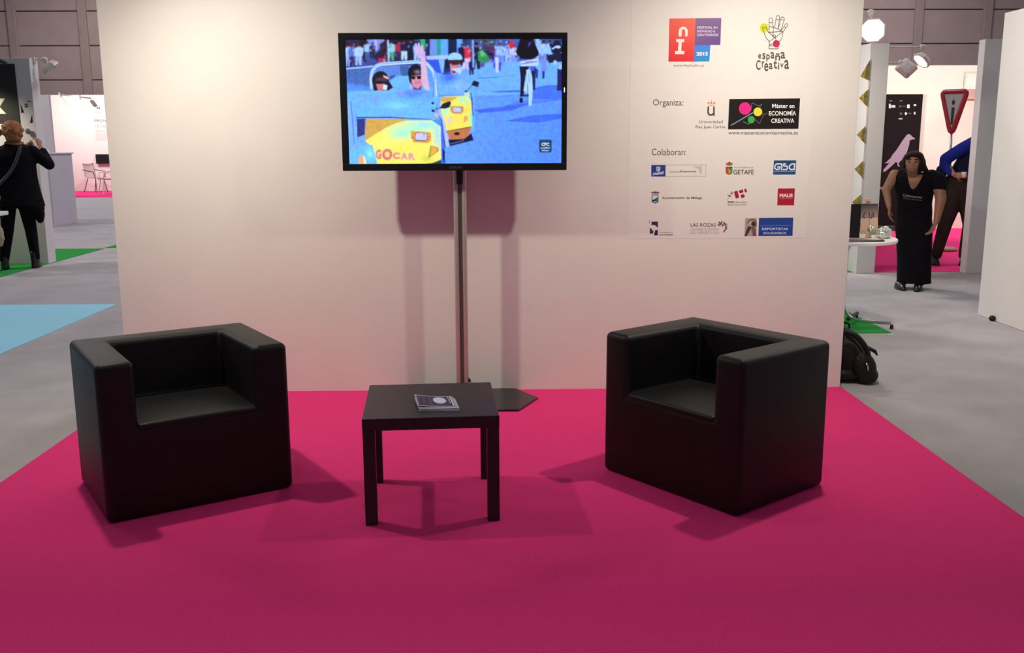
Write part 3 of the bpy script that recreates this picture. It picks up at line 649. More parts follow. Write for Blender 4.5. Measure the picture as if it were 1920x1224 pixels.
# ------------------------------------------------------------------ sponsor poster on the panel
PY = -.0013
t = thing('sponsor_poster', 'large white sponsor poster with printed logos on the big panel', 'poster', (1.3, 0, .94))
A1, A2 = on_y(1512, 12, 0), on_y(1188, 446, 0)
x0_, x1_, z0_, z1_ = .742, 1.838, .945, 2.36
rel(B().box((x0_, -.0008, z0_), (x1_, -.0001, z1_)).build('sheet', mat('poster_vinyl', '#ece7e3', .72, var=.01)), t)
W = lambda u, v: on_y(u, v, PY)
GR = '#5b4f4c'
def pr(name, body):
    p = P(W); body(p); return p.build(name, INK, t)
def f(p):
    xf = lambda u, v: (1240+u/10.2, 20+v/10.2)
    p.poly([xf(155, 150), xf(655, 145), xf(620, 975), xf(135, 975)], '#e8404a', cols=['#f06a58', '#f27860', '#e8303e', '#e02c38'])
    p.poly([xf(655, 145), xf(1148, 140), xf(1128, 655), xf(635, 660)], '#7a5f9c', cols=['#8a74a0', '#8f6aa4', '#6a4a90', '#7a5a98'])
    p.poly([xf(635, 660), xf(938, 658), xf(918, 970), xf(620, 975)], '#2f8fe4', cols=['#4a8ae8', '#4a8ae8', '#2f92d8', '#2f92d8'])
    n = 14; ring = [(420-87*math.cos(PI*k/n), 400-95*math.sin(PI*k/n)) for k in range(n+1)]
    inn = [(424-32*math.cos(PI*k/n), 400-45*math.sin(PI*k/n)) for k in range(n+1)]
    p.poly([xf(*q) for q in ring]+[xf(500, 490), xf(455, 490)]+[xf(*q) for q in inn[::-1]]+[xf(385, 490), xf(330, 490)], '#fdeee8')
    p.poly([xf(*q) for q in ((285, 545), (440, 545), (435, 600), (390, 605), (382, 770), (440, 772), (438, 832), (262, 832), (265, 775), (320, 770), (330, 605), (285, 600))], '#fdeee8')
    for i, s in enumerate(('FESTIVAL IN', 'INOVACAO &', 'CRIATIVIDADE')):
        p.text(s, *xf(690-i*4, 300+i*70), *xf((1070, 1030, 1090)[i], 345+i*70), '#efe2ee', .01)
    p.text('2015', *xf(672, 790), *xf(890, 862), '#ffffff', .03)
    p.text('www.festivalin.pt', *xf(225, 1020), *xf(820, 1085), '#8a7f78')
pr('festival_logo', f)
def f(p):
    xf = lambda u, v: (1400+u/10.2, 20+v/10.2)
    p.disc(*xf(335, 330), 8.6, 9, '#d9dc3c', 28); p.disc(*xf(335, 320), 6.2, 6.4, '#cdd22e', 28); p.disc(*xf(567, 632), 6.6, 7, '#cf1f66', 28)
    c = '#57504a'; L = lambda pts, w=1.05: p.line([xf(*q) for q in pts], w, c)
    arc = lambda cx, cy, rx, ry, a0, a1, n=8: [(cx+rx*math.cos(math.radians(a0+(a1-a0)*k/n)), cy+ry*math.sin(math.radians(a0+(a1-a0)*k/n))) for k in range(n+1)]
    L([(430, 410), (430, 180)]+arc(462, 175, 32, 40, 180, 360)+[(500, 260), (515, 330)]); L([(432, 232), (498, 225)]); L([(440, 300), (520, 320), (580, 345), (695, 400)])
    L([(535, 320), (565, 140)]+arc(598, 130, 32, 38, 180, 360)+[(628, 160), (600, 340)]); L([(565, 165), (622, 172)])
    L([(605, 345), (650, 180)]+arc(687, 155, 34, 35, 180, 360)+[(715, 190), (655, 370)]); L([(652, 175), (715, 182)])
    L([(660, 375), (750, 250), (770, 243), (785, 265), (775, 295), (695, 400)]); L([(715, 305), (750, 325)])
    L([(415, 412), (695, 400), (435, 590), (370, 520), (300, 335), (335, 312), (375, 330), (415, 412), (520, 500)])
    L([(505, 480), (510, 300)]); L(arc(528, 488, 24, 26, 0, 360, 12)); L([(555, 510), (555, 590)]); L([(695, 400), (685, 480), (650, 570), (600, 600), (430, 655)])
    L([(435, 590), (430, 670), (430, 730), (598, 730), (600, 660)]); L([(430, 672), (560, 672)])
    x = [(220, 275, 830, 915), (300, 358, 808, 925), (375, 440, 835, 970), (455, 530, 790, 912), (545, 640, 815, 950), (650, 735, 788, 915)]
    for ch, (a, b_, v0, v1) in zip('españa', x): p.layer = 60; p.text(ch, *xf(a, v0), *xf(b_, v1), c, .012)
    x = [(180, 265, 945, 1130), (290, 335, 965, 1085), (335, 412, 1000, 1155), (425, 495, 1000, 1115), (510, 580, 955, 1105), (597, 620, 990, 1120), (640, 705, 1010, 1090), (720, 808, 940, 1115)]
    for ch, (a, b_, v0, v1) in zip('Creativa', x): p.layer = 61; p.text(ch, *xf(a, v0), *xf(b_, v1), c, .012)
pr('hand_logo', f)
pr('heading_text', lambda p: p.text('Organiza:', 1224.5, 186, 1281, 201.5, GR, tilt=0))
pr('heading_text', lambda p: p.text('Colaboran:', 1222, 278.5, 1287, 291, GR))
def f(p):
    xf = lambda u, v: (1290+u/8.727, 175+v/8.727)
    for u in (335, 382, 430): p.disc(*xf(u, 157), 2, 2.1, '#e08070', 8)
    p.disc(*xf(384, 120), 1, 1.4, '#e08070', 6); p.line([xf(340, 193), xf(425, 193)], .9, '#e08070')
    p.line([xf(332, 222), xf(328, 310), xf(345, 350), xf(390, 352), xf(420, 325)], 2.9, '#4c4543'); p.line([xf(424, 222), xf(424, 360)], 2.9, '#4c4543')
    p.text('Universidad', *xf(180, 438), *xf(568, 488), '#6e625e'); p.text('Rey Juan Carlos', *xf(125, 522), *xf(610, 585), '#6e625e')
pr('university_logo', f)
def f(p):
    xf = lambda u, v: (1290+u/8.727, 175+v/8.727)
    p.poly([xf(676, 95), xf(1834, 80), xf(1806, 578), xf(654, 590)], '#191414')
    p.line([xf(1030, 280), xf(1040, 170), xf(1060, 160), xf(1150, 205), xf(1210, 180), xf(1170, 230)], .7, '#7c8a94')
    p.line([xf(700, 525), xf(1060, 320)], 2.4, '#4d6a78'); p.line([xf(720, 515), xf(1060, 312)], .8, '#a8c0c8')
    p.line([xf(1090, 420), xf(1170, 495), xf(1240, 345), xf(1300, 322)], .7, '#8c7468'); p.line([xf(1240, 345), xf(1200, 310)], .7, '#7c8a94'); p.line([xf(900, 460), xf(995, 505), xf(1010, 480)], .7, '#7fae88')
    p.disc(*xf(932, 248), 11.4, 11.7, '#e8288c', 32); p.disc(*xf(1142, 302), 8.1, 8.2, '#e8e048', 28); p.disc(*xf(1035, 430), 6.6, 6.8, '#3fae4c', 28)
    p.text('Máster en', *xf(1378, 172), *xf(1742, 240), '#ffffff', .012); p.text('ECONOMÍA', *xf(1325, 272), *xf(1768, 362), '#ffffff', .012); p.text('CREATIVA', *xf(1362, 412), *xf(1738, 482), '#ffffff', .012)
    p.text('www.mastereconomiacreativa.es', *xf(662, 618), *xf(1796, 672), '#5f5450', .006)
pr('master_logo', f)
def f(p):
    xf = lambda u, v: (1210+u/12.24, 290+v/12.24)
    p.poly([xf(138, 236), xf(465, 236), xf(460, 500), xf(135, 500)], '#2a3f94'); p.poly([xf(*q) for q in ((255, 275), (340, 275), (345, 340), (320, 385), (270, 385), (250, 340))], '#c4cbe8'); p.poly([xf(270, 300), xf(295, 300), xf(300, 350), xf(280, 350)], '#4a5aa0')
    p.text('¡madrid!', *xf(170, 395), *xf(425, 485), '#e4e6f4', .03, shear=.3, tilt=-1.5)
    for q in (((470, 236), (1395, 232)), ((1395, 232), (1385, 490)), ((1385, 490), (465, 500))): p.line([xf(*q[0]), xf(*q[1])], .7, '#b8b0bc')
    p.poly([xf(1100, 262), xf(1300, 262), xf(1296, 450), xf(1250, 430), xf(1230, 330), xf(1180, 300)], '#cdc6d0')
    p.text('madrid', *xf(550, 368), *xf(800, 412), '#a09aa4', .01); p.text('Emprende', *xf(805, 362), *xf(1165, 414), '#6c6470', .02)
pr('city_logo', f)
def f(p):
    xf = lambda u, v: (1350+u/12.24, 290+v/12.24)
    p.poly([xf(*q) for q in ((125, 180), (165, 195), (215, 150), (260, 195), (300, 180), (265, 250), (160, 250))], '#b4562e'); p.poly([xf(150, 215), xf(285, 215), xf(275, 235), xf(155, 235)], '#5a8a3c')
    p.poly([xf(*q) for q in ((130, 275), (212, 275), (212, 465), (150, 440), (130, 400))], '#c44a2c'); p.poly([xf(*q) for q in ((212, 275), (285, 275), (285, 400), (265, 440), (212, 465))], '#3f9460'); p.poly([xf(*q) for q in ((195, 320), (250, 380), (215, 440), (190, 400))], '#d8a83c')
    p.poly([xf(220, 280), xf(270, 280), xf(265, 310), xf(225, 310)], '#3a4a6c')
    p.text('AYUNTAMIENTO DE', *xf(315, 280), *xf(770, 308), '#8a807c'); p.text('GETAFE', *xf(305, 345), *xf(775, 455), '#4a3c3a', .012)
pr('crest_logo', f)
def f(p):
    xf = lambda u, v: (1350+u/12.24, 290+v/12.24)
    p.poly([xf(1235, 130), xf(1750, 128), xf(1732, 455), xf(1218, 457)], '#1d5082')
    Lw = lambda pts: p.line([xf(*q) for q in pts], 2.4, '#e8eef8')
    Lw([(1370, 212), (1290, 215), (1255, 260), (1262, 320), (1310, 342), (1360, 330), (1375, 280), (1320, 280)]); Lw([(1370, 210), (1420, 215), (1412, 355)])
    Lw([(1500, 212), (1465, 212), (1460, 255), (1540, 265), (1550, 310), (1520, 342), (1450, 340)]); Lw([(1710, 210), (1640, 215), (1590, 260), (1595, 320), (1640, 345), (1700, 330)]); Lw([(1712, 208), (1702, 345)])
    p.line([xf(1235, 385), xf(1715, 380)], .8, '#a8c0dc')
pr('initials_logo', f)
def f(p):
    xf = lambda u, v: (1210+u/12.24, 290+v/12.24)
    p.poly([xf(*q) for q in ((120, 850), (165, 865), (180, 835), (205, 865), (225, 830), (250, 865), (275, 835), (295, 865), (335, 850), (305, 890), (150, 890))], '#5a4660')
    p.poly([xf(*q) for q in ((145, 915), (300, 915), (300, 1085), (225, 1120), (145, 1085))], '#24425c'); p.poly([xf(*q) for q in ((160, 935), (285, 935), (285, 985), (165, 1040))], '#dce4f0'); p.poly([xf(*q) for q in ((160, 1080), (285, 1060), (225, 1100))], '#b8c4c8'); p.poly([xf(*q) for q in ((230, 1000), (290, 970), (290, 1060), (220, 1050))], '#2c6a70')
    p.text('Ayuntamiento de Málaga', *xf(378, 962), *xf(1302, 1030), '#5a4c4e', .012)
pr('city_logo', f)
def f(p):
    xf = lambda u, v: (1350+u/12.24, 290+v/12.24); c = '#a3243a'
    for q in (((320, 850), (400, 822), (440, 980), (410, 995), (360, 1000)), ((430, 825), (520, 795), (538, 860), (455, 892)), ((470, 925), (548, 900), (572, 970), (495, 1000)), ((552, 795), (598, 775), (622, 850), (575, 870))): p.poly([xf(*a) for a in q], c)
    for q in (((180, 925), (245, 970)), ((240, 880), (290, 910)), ((205, 960), (240, 930)), ((262, 850), (300, 880)), ((180, 1000), (192, 1004))): p.line([xf(*q[0]), xf(*q[1])], 1.3, '#5c4650')
    p.text('SOHO', *xf(175, 1065), *xf(320, 1108), '#4c4044', .03); p.text('MÁLAGA', *xf(330, 1065), *xf(608, 1108), '#6c5c60'); p.text('BARRIO DE LAS ARTES', *xf(175, 1135), *xf(608, 1165), '#8a7c80')
pr('blocks_logo', f)
def f(p):
    xf = lambda u, v: (1350+u/12.24, 290+v/12.24)
    p.poly([xf(1330, 773), xf(1718, 772), xf(1700, 1160), xf(1312, 1160)], '#b01f34'); p.text('MAUS', *xf(1368, 892), *xf(1670, 980), '#fbe4e6', .04); p.line([xf(1370, 1008), xf(1660, 1008)], .7, '#dc8890')
pr('red_square_logo', f)
def f(p):
    xf = lambda u, v: (1210+u/12.8, 390+v/12.8)
    p.poly([xf(*q) for q in ((155, 325), (302, 325), (300, 470), (230, 410), (140, 400))], '#352c5c'); p.poly([xf(*q) for q in ((115, 470), (150, 500), (185, 560), (185, 612), (105, 612))], '#402848'); p.poly([xf(*q) for q in ((240, 525), (300, 525), (296, 655), (205, 655))], '#352c5c')
    p.poly([xf(*q) for q in ((95, 300), (115, 300), (100, 380), (92, 370))], '#7c7484'); p.poly([xf(190, 530), xf(205, 530), xf(205, 580), xf(192, 590)], '#605888')
    p.text('Ayuntamiento de', *xf(350, 572), *xf(655, 600), '#8a7880', .01); p.text('Las Rozas', *xf(335, 618), *xf(660, 655), '#6a5a62', .02)
pr('town_logo', f)
def f(p):
    xf = lambda u, v: (1210+u/12.8, 390+v/12.8)
    p.text('LAS ROZAS', *xf(1085, 362), *xf(1690, 448), '#554246', .006); p.text('CIUDAD EUROPEA', *xf(1085, 480), *xf(1775, 540), '#bda6ac'); p.text('DEL DEPORTE 2016', *xf(1085, 560), *xf(1775, 622), '#bcaab2')
    r = random.Random(5); cs = ['#8c3c3c', '#a8503c', '#4c4450', '#5c4c54']
    for k in range(26):
        a = -2.3+k*.13; cx, cy = 1353.5+9.5*math.cos(a)*.8, 425+10*math.sin(a)*.9
        if k < 12: cx, cy = 1347+k*1.0, 419+2.2*math.sin(k)
        p.line([(cx, cy), (cx+r.uniform(-3.5, 3.5), cy+r.uniform(-3.5, 3.5)), (cx+r.uniform(-3, 3), cy+r.uniform(-3, 3))], 1.0, cs[0 if k < 9 else r.choice((1, 2, 3))])
pr('sport_city_logo', f)
def f(p):
    xf = lambda u, v: (1350+u/12, 390+v/12)
    p.poly([xf(568, 225), xf(830, 225), xf(822, 628), xf(550, 632)], '#b4a49c'); p.poly([xf(*q) for q in ((550, 632), (600, 480), (640, 400), (720, 430), (640, 560), (600, 632))], '#4c3c38')
    n = 14; p.line([xf(720+95*math.cos(PI+PI*1.5*k/n), 350+90*math.sin(PI+PI*1.5*k/n)) for k in range(n+1)], 1.9, '#5c403c')
    p.disc(*xf(750, 355), 4, 4.6, '#4a2c2c'); p.disc(*xf(670, 350), 3, 4, '#c4b4b0'); p.poly([xf(700, 470), xf(780, 420), (1350+822/12, 390+628/12), xf(740, 632)], '#7a6a68'); p.poly([xf(760, 480), xf(800, 480), xf(800, 625), xf(740, 600)], '#8a4858')
    p.poly([xf(878, 222), xf(1648, 216), xf(1632, 622), xf(862, 625)], '#25479a'); p.line([xf(908, 398), xf(1590, 388)], .7, '#7f98d0')
    p.text('DEPORTISTAS', *xf(945, 442), *xf(1530, 495), '#dce4f8', .012); p.text('SOLIDARIOS', *xf(975, 538), *xf(1490, 588), '#dce4f8', .012)
pr('blue_banner_logo', f)
#--PART2--
# ------------------------------------------------------------------ right booth: foil pennants, banner, sign, shelf
M_gold = mat('crinkled_gold_foil', '#dcc060', .38, metal=.6, var=.45, scale=28, bump=.9, bscale=26)
gl = thing('foil_garland', 'vertical string of folded gold foil pennants at the corner of the grey panel', 'garland', (4.145, 5.235, 1.0))
rows_ = [(112, 151, 1613.5, 1632), (167, 200, 1611, 1628.5), (236, 269, 1607, 1622.5), (301, 333, 1602.5, 1618), (364, 394, 1598, 1613)]
for i, (r0, r1, ua, ub) in enumerate(rows_):
    uc = ub
    T = on_y(uc, r0, 5.23); Bt = on_y(uc-(r1-r0)*.08, r1, 5.23); A = on_y(ua, (r0+r1)/2+(0 if i else 12), 5.20)
    T.x = Bt.x = 4.147
    bm = bmesh.new(); vs = [bm.verts.new(q) for q in (T, Bt, A, T+Vector((.002, .006, 0)), Bt+Vector((.002, .006, 0)), A+Vector((0, .006, 0)), (T+A)/2+Vector((0, -.018, .0)), (Bt+A)/2+Vector((0, -.012, 0)))]
    bm.faces.new((vs[0], vs[1], vs[7], vs[6])); bm.faces.new((vs[6], vs[7], vs[2])); bm.faces.new((vs[3], vs[5], vs[4])); bm.faces.new((vs[0], vs[3], vs[4], vs[1]))
    bmesh.ops.recalc_face_normals(bm, faces=list(bm.faces)); b = B(); b.add(bm)
    rel(b.build('pennant', M_gold), gl)
rel(B().tube([(4.1475, 5.232, 2.42), (4.1475, 5.232, .85)], .0015, 6).build('cord', mat('thin_cord', '#b8a878')), gl)

M_ban = mat('dark_banner_vinyl', '#160f13', .85, spec=.15, var=.06, scale=6)
BY = 10.5
bn = thing('crow_banner', 'tall dark roll-up banner with pale crow silhouette', 'roll-up banner', (6.6, BY, 0))
a = on_y(1731, 176, BY); bnx1 = a.x; bnz1 = a.z; bnx0 = bnx1-.90
rel(B().box((bnx0, BY, .09), (bnx1, BY+.012, bnz1)).build('fabric', M_ban), bn)
rel(B().box((bnx0-.01, BY-.012, bnz1-.005), (bnx1+.01, BY+.022, bnz1+.028), .004).build('top_rail', M_wmetal), bn)
rel(B().box((bnx0-.02, BY-.06, 0), (bnx1+.02, BY+.10, .09), .01).build('base_cassette', M_dark), bn)
p = P(lambda u, v: on_y(1640+u/6.8, 160+v/6.8, BY-.003), eps=.0002)
crow = [(108, 1100), (115, 1070), (155, 1025), (190, 985), (128, 998), (165, 962), (205, 925), (230, 880), (270, 835), (300, 790), (345, 720), (380, 670), (410, 630), (440, 620), (462, 632), (478, 655), (515, 675), (512, 685), (470, 690), (445, 705), (440, 760), (415, 840), (385, 905), (340, 955), (310, 985), (305, 1005), (322, 1030), (315, 1040), (292, 1022), (285, 985), (270, 975), (235, 1010), (180, 1060), (130, 1102)]
p.poly(crow, '#94849a'); rel(p.build('crow_print', INK), bn)
NP = lambda: P(lambda u, v: on_y(1640+u/6.8, 160+v/6.8, BY-.003), eps=.0002)
for (u0, v0, u1, v1, c_) in ((188, 193, 224, 203, '#8f8890'), (318, 193, 354, 203, '#8f8890'), (182, 235, 204, 292, '#c9c4cc'), (210, 252, 264, 284, '#b4aeb8'), (316, 255, 336, 280, '#5c565e'), (345, 262, 395, 270, '#5c565e'), (414, 245, 446, 290, '#e0dce4'), (498, 240, 530, 262, '#d4ced8'), (318, 345, 350, 375, '#4c464e'), (420, 350, 468, 366, '#4c464e'), (500, 338, 520, 372, '#c4bec8'), (306, 418, 354, 434, '#b0aab4')):
    p = NP(); p.rect(u0, v0, u1, v1, c_); rel(p.build('banner_logo', INK), bn)
p = NP(); p.disc(397, 360, 14, 18, '#d8d4dc'); rel(p.build('banner_logo', INK), bn)
p = NP(); p.text('propo', 15, (352-160)*6.8-10, 155, (352-160)*6.8+30, '#9a8e9a', .02); rel(p.build('banner_lettering', INK), bn)

# warning sign on a pole
sg = thing('warning_sign', 'red and white triangular exclamation sign on a grey pole', 'sign', (6.20, 7.5, 0), math.radians(-48))
h0 = 1.545
tri = [(-.215, .64), (.215, .64), (.0, .0)]
def rtri(w, top, bot, r, n=6):
    pts = []; base = [(w/2, top), (-w/2, top), (0, bot)]
    for i in range(3):
        a_, b_, c_ = Vector(base[i-1]), Vector(base[i]), Vector(base[(i+1) % 3])
        d1, d2 = (a_-b_).normalized(), (c_-b_).normalized(); ang = d1.angle(d2); L = r/math.tan(ang/2); L = min(L, .25)
        q0, q1 = b_+d1*L, b_+d2*L
        for k in range(n+1):
            t_ = k/n; pts.append(tuple(q0*(1-t_)**2+b_*2*t_*(1-t_)+q1*t_**2))
    return pts
MX = Matrix.Rotation(PI/2, 4, 'X')
B().tube([(x, 0, z+h0) for x, z in rtri(.335, .628, .025, .040, 8)], .034, 16, closed=True).build('red_frame', mat('red_inflatable_vinyl', '#9c1f26', .35, var=.08, scale=8), sg, smooth=True)
B().prism([(x, z+h0) for x, z in rtri(.33, .62, .03, .02)], -.012, .016, .003, MX).build('white_face', mat('grey_white_sign_face', '#a5a7a4', .5, var=.05), sg)
b = B(); b.prism([(x, z+h0) for x, z in [(-.014, .19), (.014, .19), (.022, .42), (-.018, .42)]], .015, .021, .002, MX)
b.ell((0, -.018, h0+.485), (.020, .006, .036)); b.build('exclamation_mark', M_dark, sg)
B().tube([(0, 0, .03), (0, .012, h0+.16)], .018, 14).build('pole', mat('grey_metal_pole', '#8c8a8c', .35, metal=.8), sg, smooth=True)
B().loft([(0, 0, 0, .19, .19), (0, 0, .03, .19, .19), (0, 0, .045, .17, .17), (0, 0, .05, .02, .02)], 32).build('base_disc', mat('tan_rubber_base', '#9c7a6c', .6), sg)
B().tube([(.19*math.cos(2*PI*k/28), .19*math.sin(2*PI*k/28), .014) for k in range(28)], .012, 8, closed=True).build('rim', mat('red_inflatable_vinyl', '#b5262c'), sg, smooth=True)

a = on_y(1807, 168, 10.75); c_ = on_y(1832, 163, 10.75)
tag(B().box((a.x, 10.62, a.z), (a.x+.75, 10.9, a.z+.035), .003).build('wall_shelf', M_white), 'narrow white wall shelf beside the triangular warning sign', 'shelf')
tag(B().box((a.x+.02, 10.70, a.z-.16), (a.x+.75, 10.9, a.z), .003).build('shelf_shadow_box', mat('pinkish_shelf_shadow', '#c9a5a6', .8)), 'pinkish box standing in for the shadow under the white wall shelf beside the warning sign', 'box')  # solid box coloured as the shade below the shelf
fr = thing('framed_print', 'faint pale framed print standing on the white wall shelf', 'framed print', (a.x+.4, 10.84, a.z+.035))
rel(B().box((a.x+.05, 10.85, a.z+.036), (a.x+.72, 10.87, a.z+.30), .003).build('frame', mat('pale_frame', '#d9cfc6', .6)), fr)
rel(B().box((a.x+.08, 10.846, a.z+.06), (a.x+.69, 10.852, a.z+.27)).build('mount', M_panel), fr)

# ------------------------------------------------------------------ arm spotlights on the booth walls
M_lens = mat('lit_lamp_lens', '#fff3dc', emit=30, var=0)
M_lens0 = mat('lit_lamp_lens_edge', '#fff6e8', emit=4, var=0)
def arm_spot(label, wallpt, joint, head, aim, size=.17, lens=None, roll=0):
    t = thing('arm_spotlight', label, 'spotlight', wallpt, 0, None)
    wp, j, h = Vector(wallpt), Vector(joint), Vector(head)
    rel(B().tube([wp, j], .011, 10).build('arm', M_wmetal, smooth=True), t)
    rel(B().box(wp-Vector((.03, .03, .05)), wp+Vector((.03, .03, .02)), .006).build('clamp', M_wmetal), t)
    b = B(); b.ell(j, (.035, .035, .035)); b.tube([j, h], .014, 8); rel(b.build('joint', M_wmetal, smooth=True), t)
    d = (Vector(aim)-h).normalized(); q = d.to_track_quat('Z', 'Y').to_matrix().to_4x4(); Mh = Matrix.Translation(h) @ q @ Matrix.Rotation(roll, 4, 'Z')
    kk = .2 if roll else .52
    s = size/2
    b = B()
    def sq(r, z):
        k = kk
        return [(r, -r+k*r, z), (r, r-k*r, z), (r-k*r, r, z), (-r+k*r, r, z), (-r, r-k*r, z), (-r, -r+k*r, z), (-r+k*r, -r, z), (r-k*r, -r, z)]
    bm = bmesh.new(); R = [[bm.verts.new(q2) for q2 in sq(r, z)] for r, z in ((.35*s, -.055), (.75*s, -.045), (1.0*s, .0), (1.0*s, .03), (.9*s, .032), (.86*s, .018))]
    for A_, C_ in zip(R, R[1:]):
        for k in range(8): bm.faces.new((A_[k], A_[(k+1) % 8], C_[(k+1) % 8], C_[k]))
    bm.faces.new(R[0][::-1]); bmesh.ops.recalc_face_normals(bm, faces=list(bm.faces)); b.add(bm, Mh)
    rel(b.build('lamp_head', M_wmetal), t)
    bm = bmesh.new(); vs = [bm.verts.new(q2) for q2 in sq(.87*s, .020)]; bm.faces.new(vs); b = B(); b.add(bm, Mh)
    o = b.build('lens', lens or M_lens); rel(o, t); return t
hA = on_y(1637, 57, 3.0)
arm_spot('blazing arm spotlight beside the right edge of the big white panel', (2.52, 3.0, 2.62), (hA.x-.03, 3.0, 2.64), hA, CP, .20, M_lens)
jB = on_y(1729, 88, 7.0); hB = on_y(1729, 112, 7.0)
arm_spot('arm spotlight with its glowing lens edge visible, above the crow banner', (4.37, 7.0, jB.z-.01), jB, hB, hB+Vector((-.62, -.10, -.62)), .22, M_lens0)
jC = on_y(1688, 117, 8.0); hC = on_y(1700, 127, 7.97)
arm_spot('arm spotlight seen from behind as a grey square, above the crow banner', (4.37, 8.0, jC.z-.02), jC, hC, hC+Vector((.15, 1, -.45)), .23, M_lens0, PI/4)
jL = on_y(84, 112, 6.72); hL = on_y(94, 126, 6.72)
arm_spot('pale arm spotlight sticking out from the top of the left graphic wall', (-5.88, 6.72, 2.57), jL, hL, hL+Vector((.62, .25, -.75)), .22, M_wmetal)
jM = on_y(170, 184, 23.5); hM = on_y(174, 190, 23.5)
tl = thing('track_light', 'distant thin light bar with one lamp at the top of the far left booth', 'track light', (-13.2, 24.5, 2.97))
a0 = on_y(111, 177, 25.68)
rel(B().tube([a0, jM], .022, 8).build('bar', M_wmetal, smooth=True), tl)
for u in (111, 150):
    q = on_y(u, 177+(u-111)*.12, 25.4-1.9*(u-111)/59); rel(B().tube([q+Vector((0, 0, -.09)), q+Vector((0, 0, .06))], .02, 8).build('bracket', M_wmetal), tl)
b = B(); b.box((-.04, -.08, -.11), (.04, .08, .11), .025, Matrix.Translation(hM-Vector((-.02, 0, .06))) @ Matrix.Rotation(math.radians(-35), 4, 'Y')); rel(b.build('lamp_head', mat('grey_lamp_housing', '#a89c9a', .5)), tl)
bl = thing('arm_spotlight', 'dark arm spotlight bracket above the black letter poster at far left', 'spotlight', (-6.75, 6.5, 2.45))
q0, q1 = on_y(-20, 106, 6.45), on_y(12, 119, 6.45)
rel(B().tube([q0, q1], .022, 8).build('arm', M_dark), bl)
rel(B().tube([q0, Vector((q0.x, 6.62, 2.55))], .012, 8).build('clamp', M_dark), bl)

# ------------------------------------------------------------------ left graphic wall
LY = 6.598
ps = thing('letter_poster', 'black poster with a cropped cream letter on the left wall', 'poster', (-6.8, 6.6, 1.7))
a = on_y(27.5, 120, LY); c_ = on_y(37.5, 231, LY)
rel(B().box((-8.6, 6.590, c_.z), ((a.x+c_.x)/2, 6.599, a.z)).build('sheet', mat('black_poster_paper', '#15130f', .6, var=.06)), ps)
p = P(lambda u, v: on_y(u, v, 6.588), eps=.0002)
k4 = lambda u, v: (u/8.16, 100+v/8.16)
p.poly([k4(*q) for q in ((-420, 690), (-300, 690), (-240, 780), (-170, 690), (70, 690), (-10, 815), (95, 925), (-120, 925), (-215, 850), (-300, 925), (-450, 925), (-330, 810))], '#e9e6c8')
p.poly([k4(*q) for q in ((70, 690), (82, 690), (8, 815), (-8, 815))], '#8c8a68')
rel(p.build('letter_print', INK), ps)
ws = thing('sticker_set', 'black triangle and square stickers on the white wall beside the letter poster', 'stickers', (-6.2, 6.6, 1.7))
for q in (((312, 775), (370, 905), (325, 912)), ((490, 935), (500, 1062), (455, 1065)), ((395, 735), (430, 728), (478, 738), (470, 748), (430, 738)), ((378, 770), (420, 768), (426, 825), (380, 826))):
    p = P(lambda u, v: on_y(u, v, 6.597), eps=.0002); p.poly([k4(*a_) for a_ in q], '#221e18')
    if len(q) == 4: p.poly([k4(390, 785), k4(412, 784), k4(414, 808), k4(392, 810)], '#9a96a8')
    rel(p.build('sticker', INK), ws)
a = on_y(52, 246, 6.56)
tag(B().ell(a, (.034, .025, .036)).build('wall_magnet', mat('grey_green_glazed_ball', '#6f746a', .25, var=.5, scale=30), smooth=True), 'small round grey-green ball on the wall in front of the ginger-haired person', 'ornament')

# ------------------------------------------------------------------ far left booth
ct = thing('counter', 'grey-white box counter behind the left graphic wall', 'counter', (-9.0, 12.7, 0))
M_cnt = mat('grey_counter_board', '#b9b3c0', .7, var=.03, scale=3)
rel(B().box((-10.6, 12.2, -.005), (-8.31, 13.2, 1.325), .004).build('body', M_cnt), ct)
rel(B().box((-10.63, 12.17, 1.326), (-8.28, 13.23, 1.35), .004).build('top', M_cnt), ct)
tag(B().box((-8.95, 12.5, 1.351), (-8.55, 12.8, 1.40), .01).build('paper_stack', M_white), 'small white paper stack on the grey counter', 'papers')
p = P(lambda u, v: on_y(u, v, 25.69), eps=.0003)
xf = lambda u, v: (100+u/5.567, 170+v/5.567)
tp = thing('wall_lettering', 'grey and pink printed lettering on the far left booth wall', 'lettering', (-12.8, 25.69, 2))
p.text('u', *xf(455, 168), *xf(485, 192), '#77706c', .03); rel(p.build('emblem_letter', INK), tp)
NL = lambda: P(lambda u, v: on_y(u, v, 25.69), eps=.0003)
p = NL(); p.line([xf(425, 228), xf(510, 228)], .7, '#b8b0ae'); rel(p.build('emblem_rule', INK), tp)
p = NL(); p.text('PROY', *xf(430, 300), *xf(556, 325), '#7c7672', .0); rel(p.build('heading_lettering', INK), tp)
p = NL(); p.text('VEOB', *xf(432, 358), *xf(550, 384), '#e6c0c4', .0); rel(p.build('subheading_lettering', INK), tp)
for k in range(9): p = NL(); p.line([xf(438, 412+k*13), xf(560, 412+k*13)], .5, '#d0c8c6'); rel(p.build('text_line', INK), tp)
a, c_ = on_y(179, 289, 25.6), on_y(214, 307, 25.6)
mt = thing('wall_monitor', 'small dark monitor on the far left booth wall', 'monitor', ((a.x+c_.x)/2, 25.6, c_.z))
rel(B().box((a.x, 25.58, c_.z), (c_.x, 25.68, a.z), .01).build('housing', M_dark), mt)
rel(B().box((a.x+.03, 25.572, c_.z+.03), (c_.x-.03, 25.579, a.z-.03)).build('screen', M_black), mt)
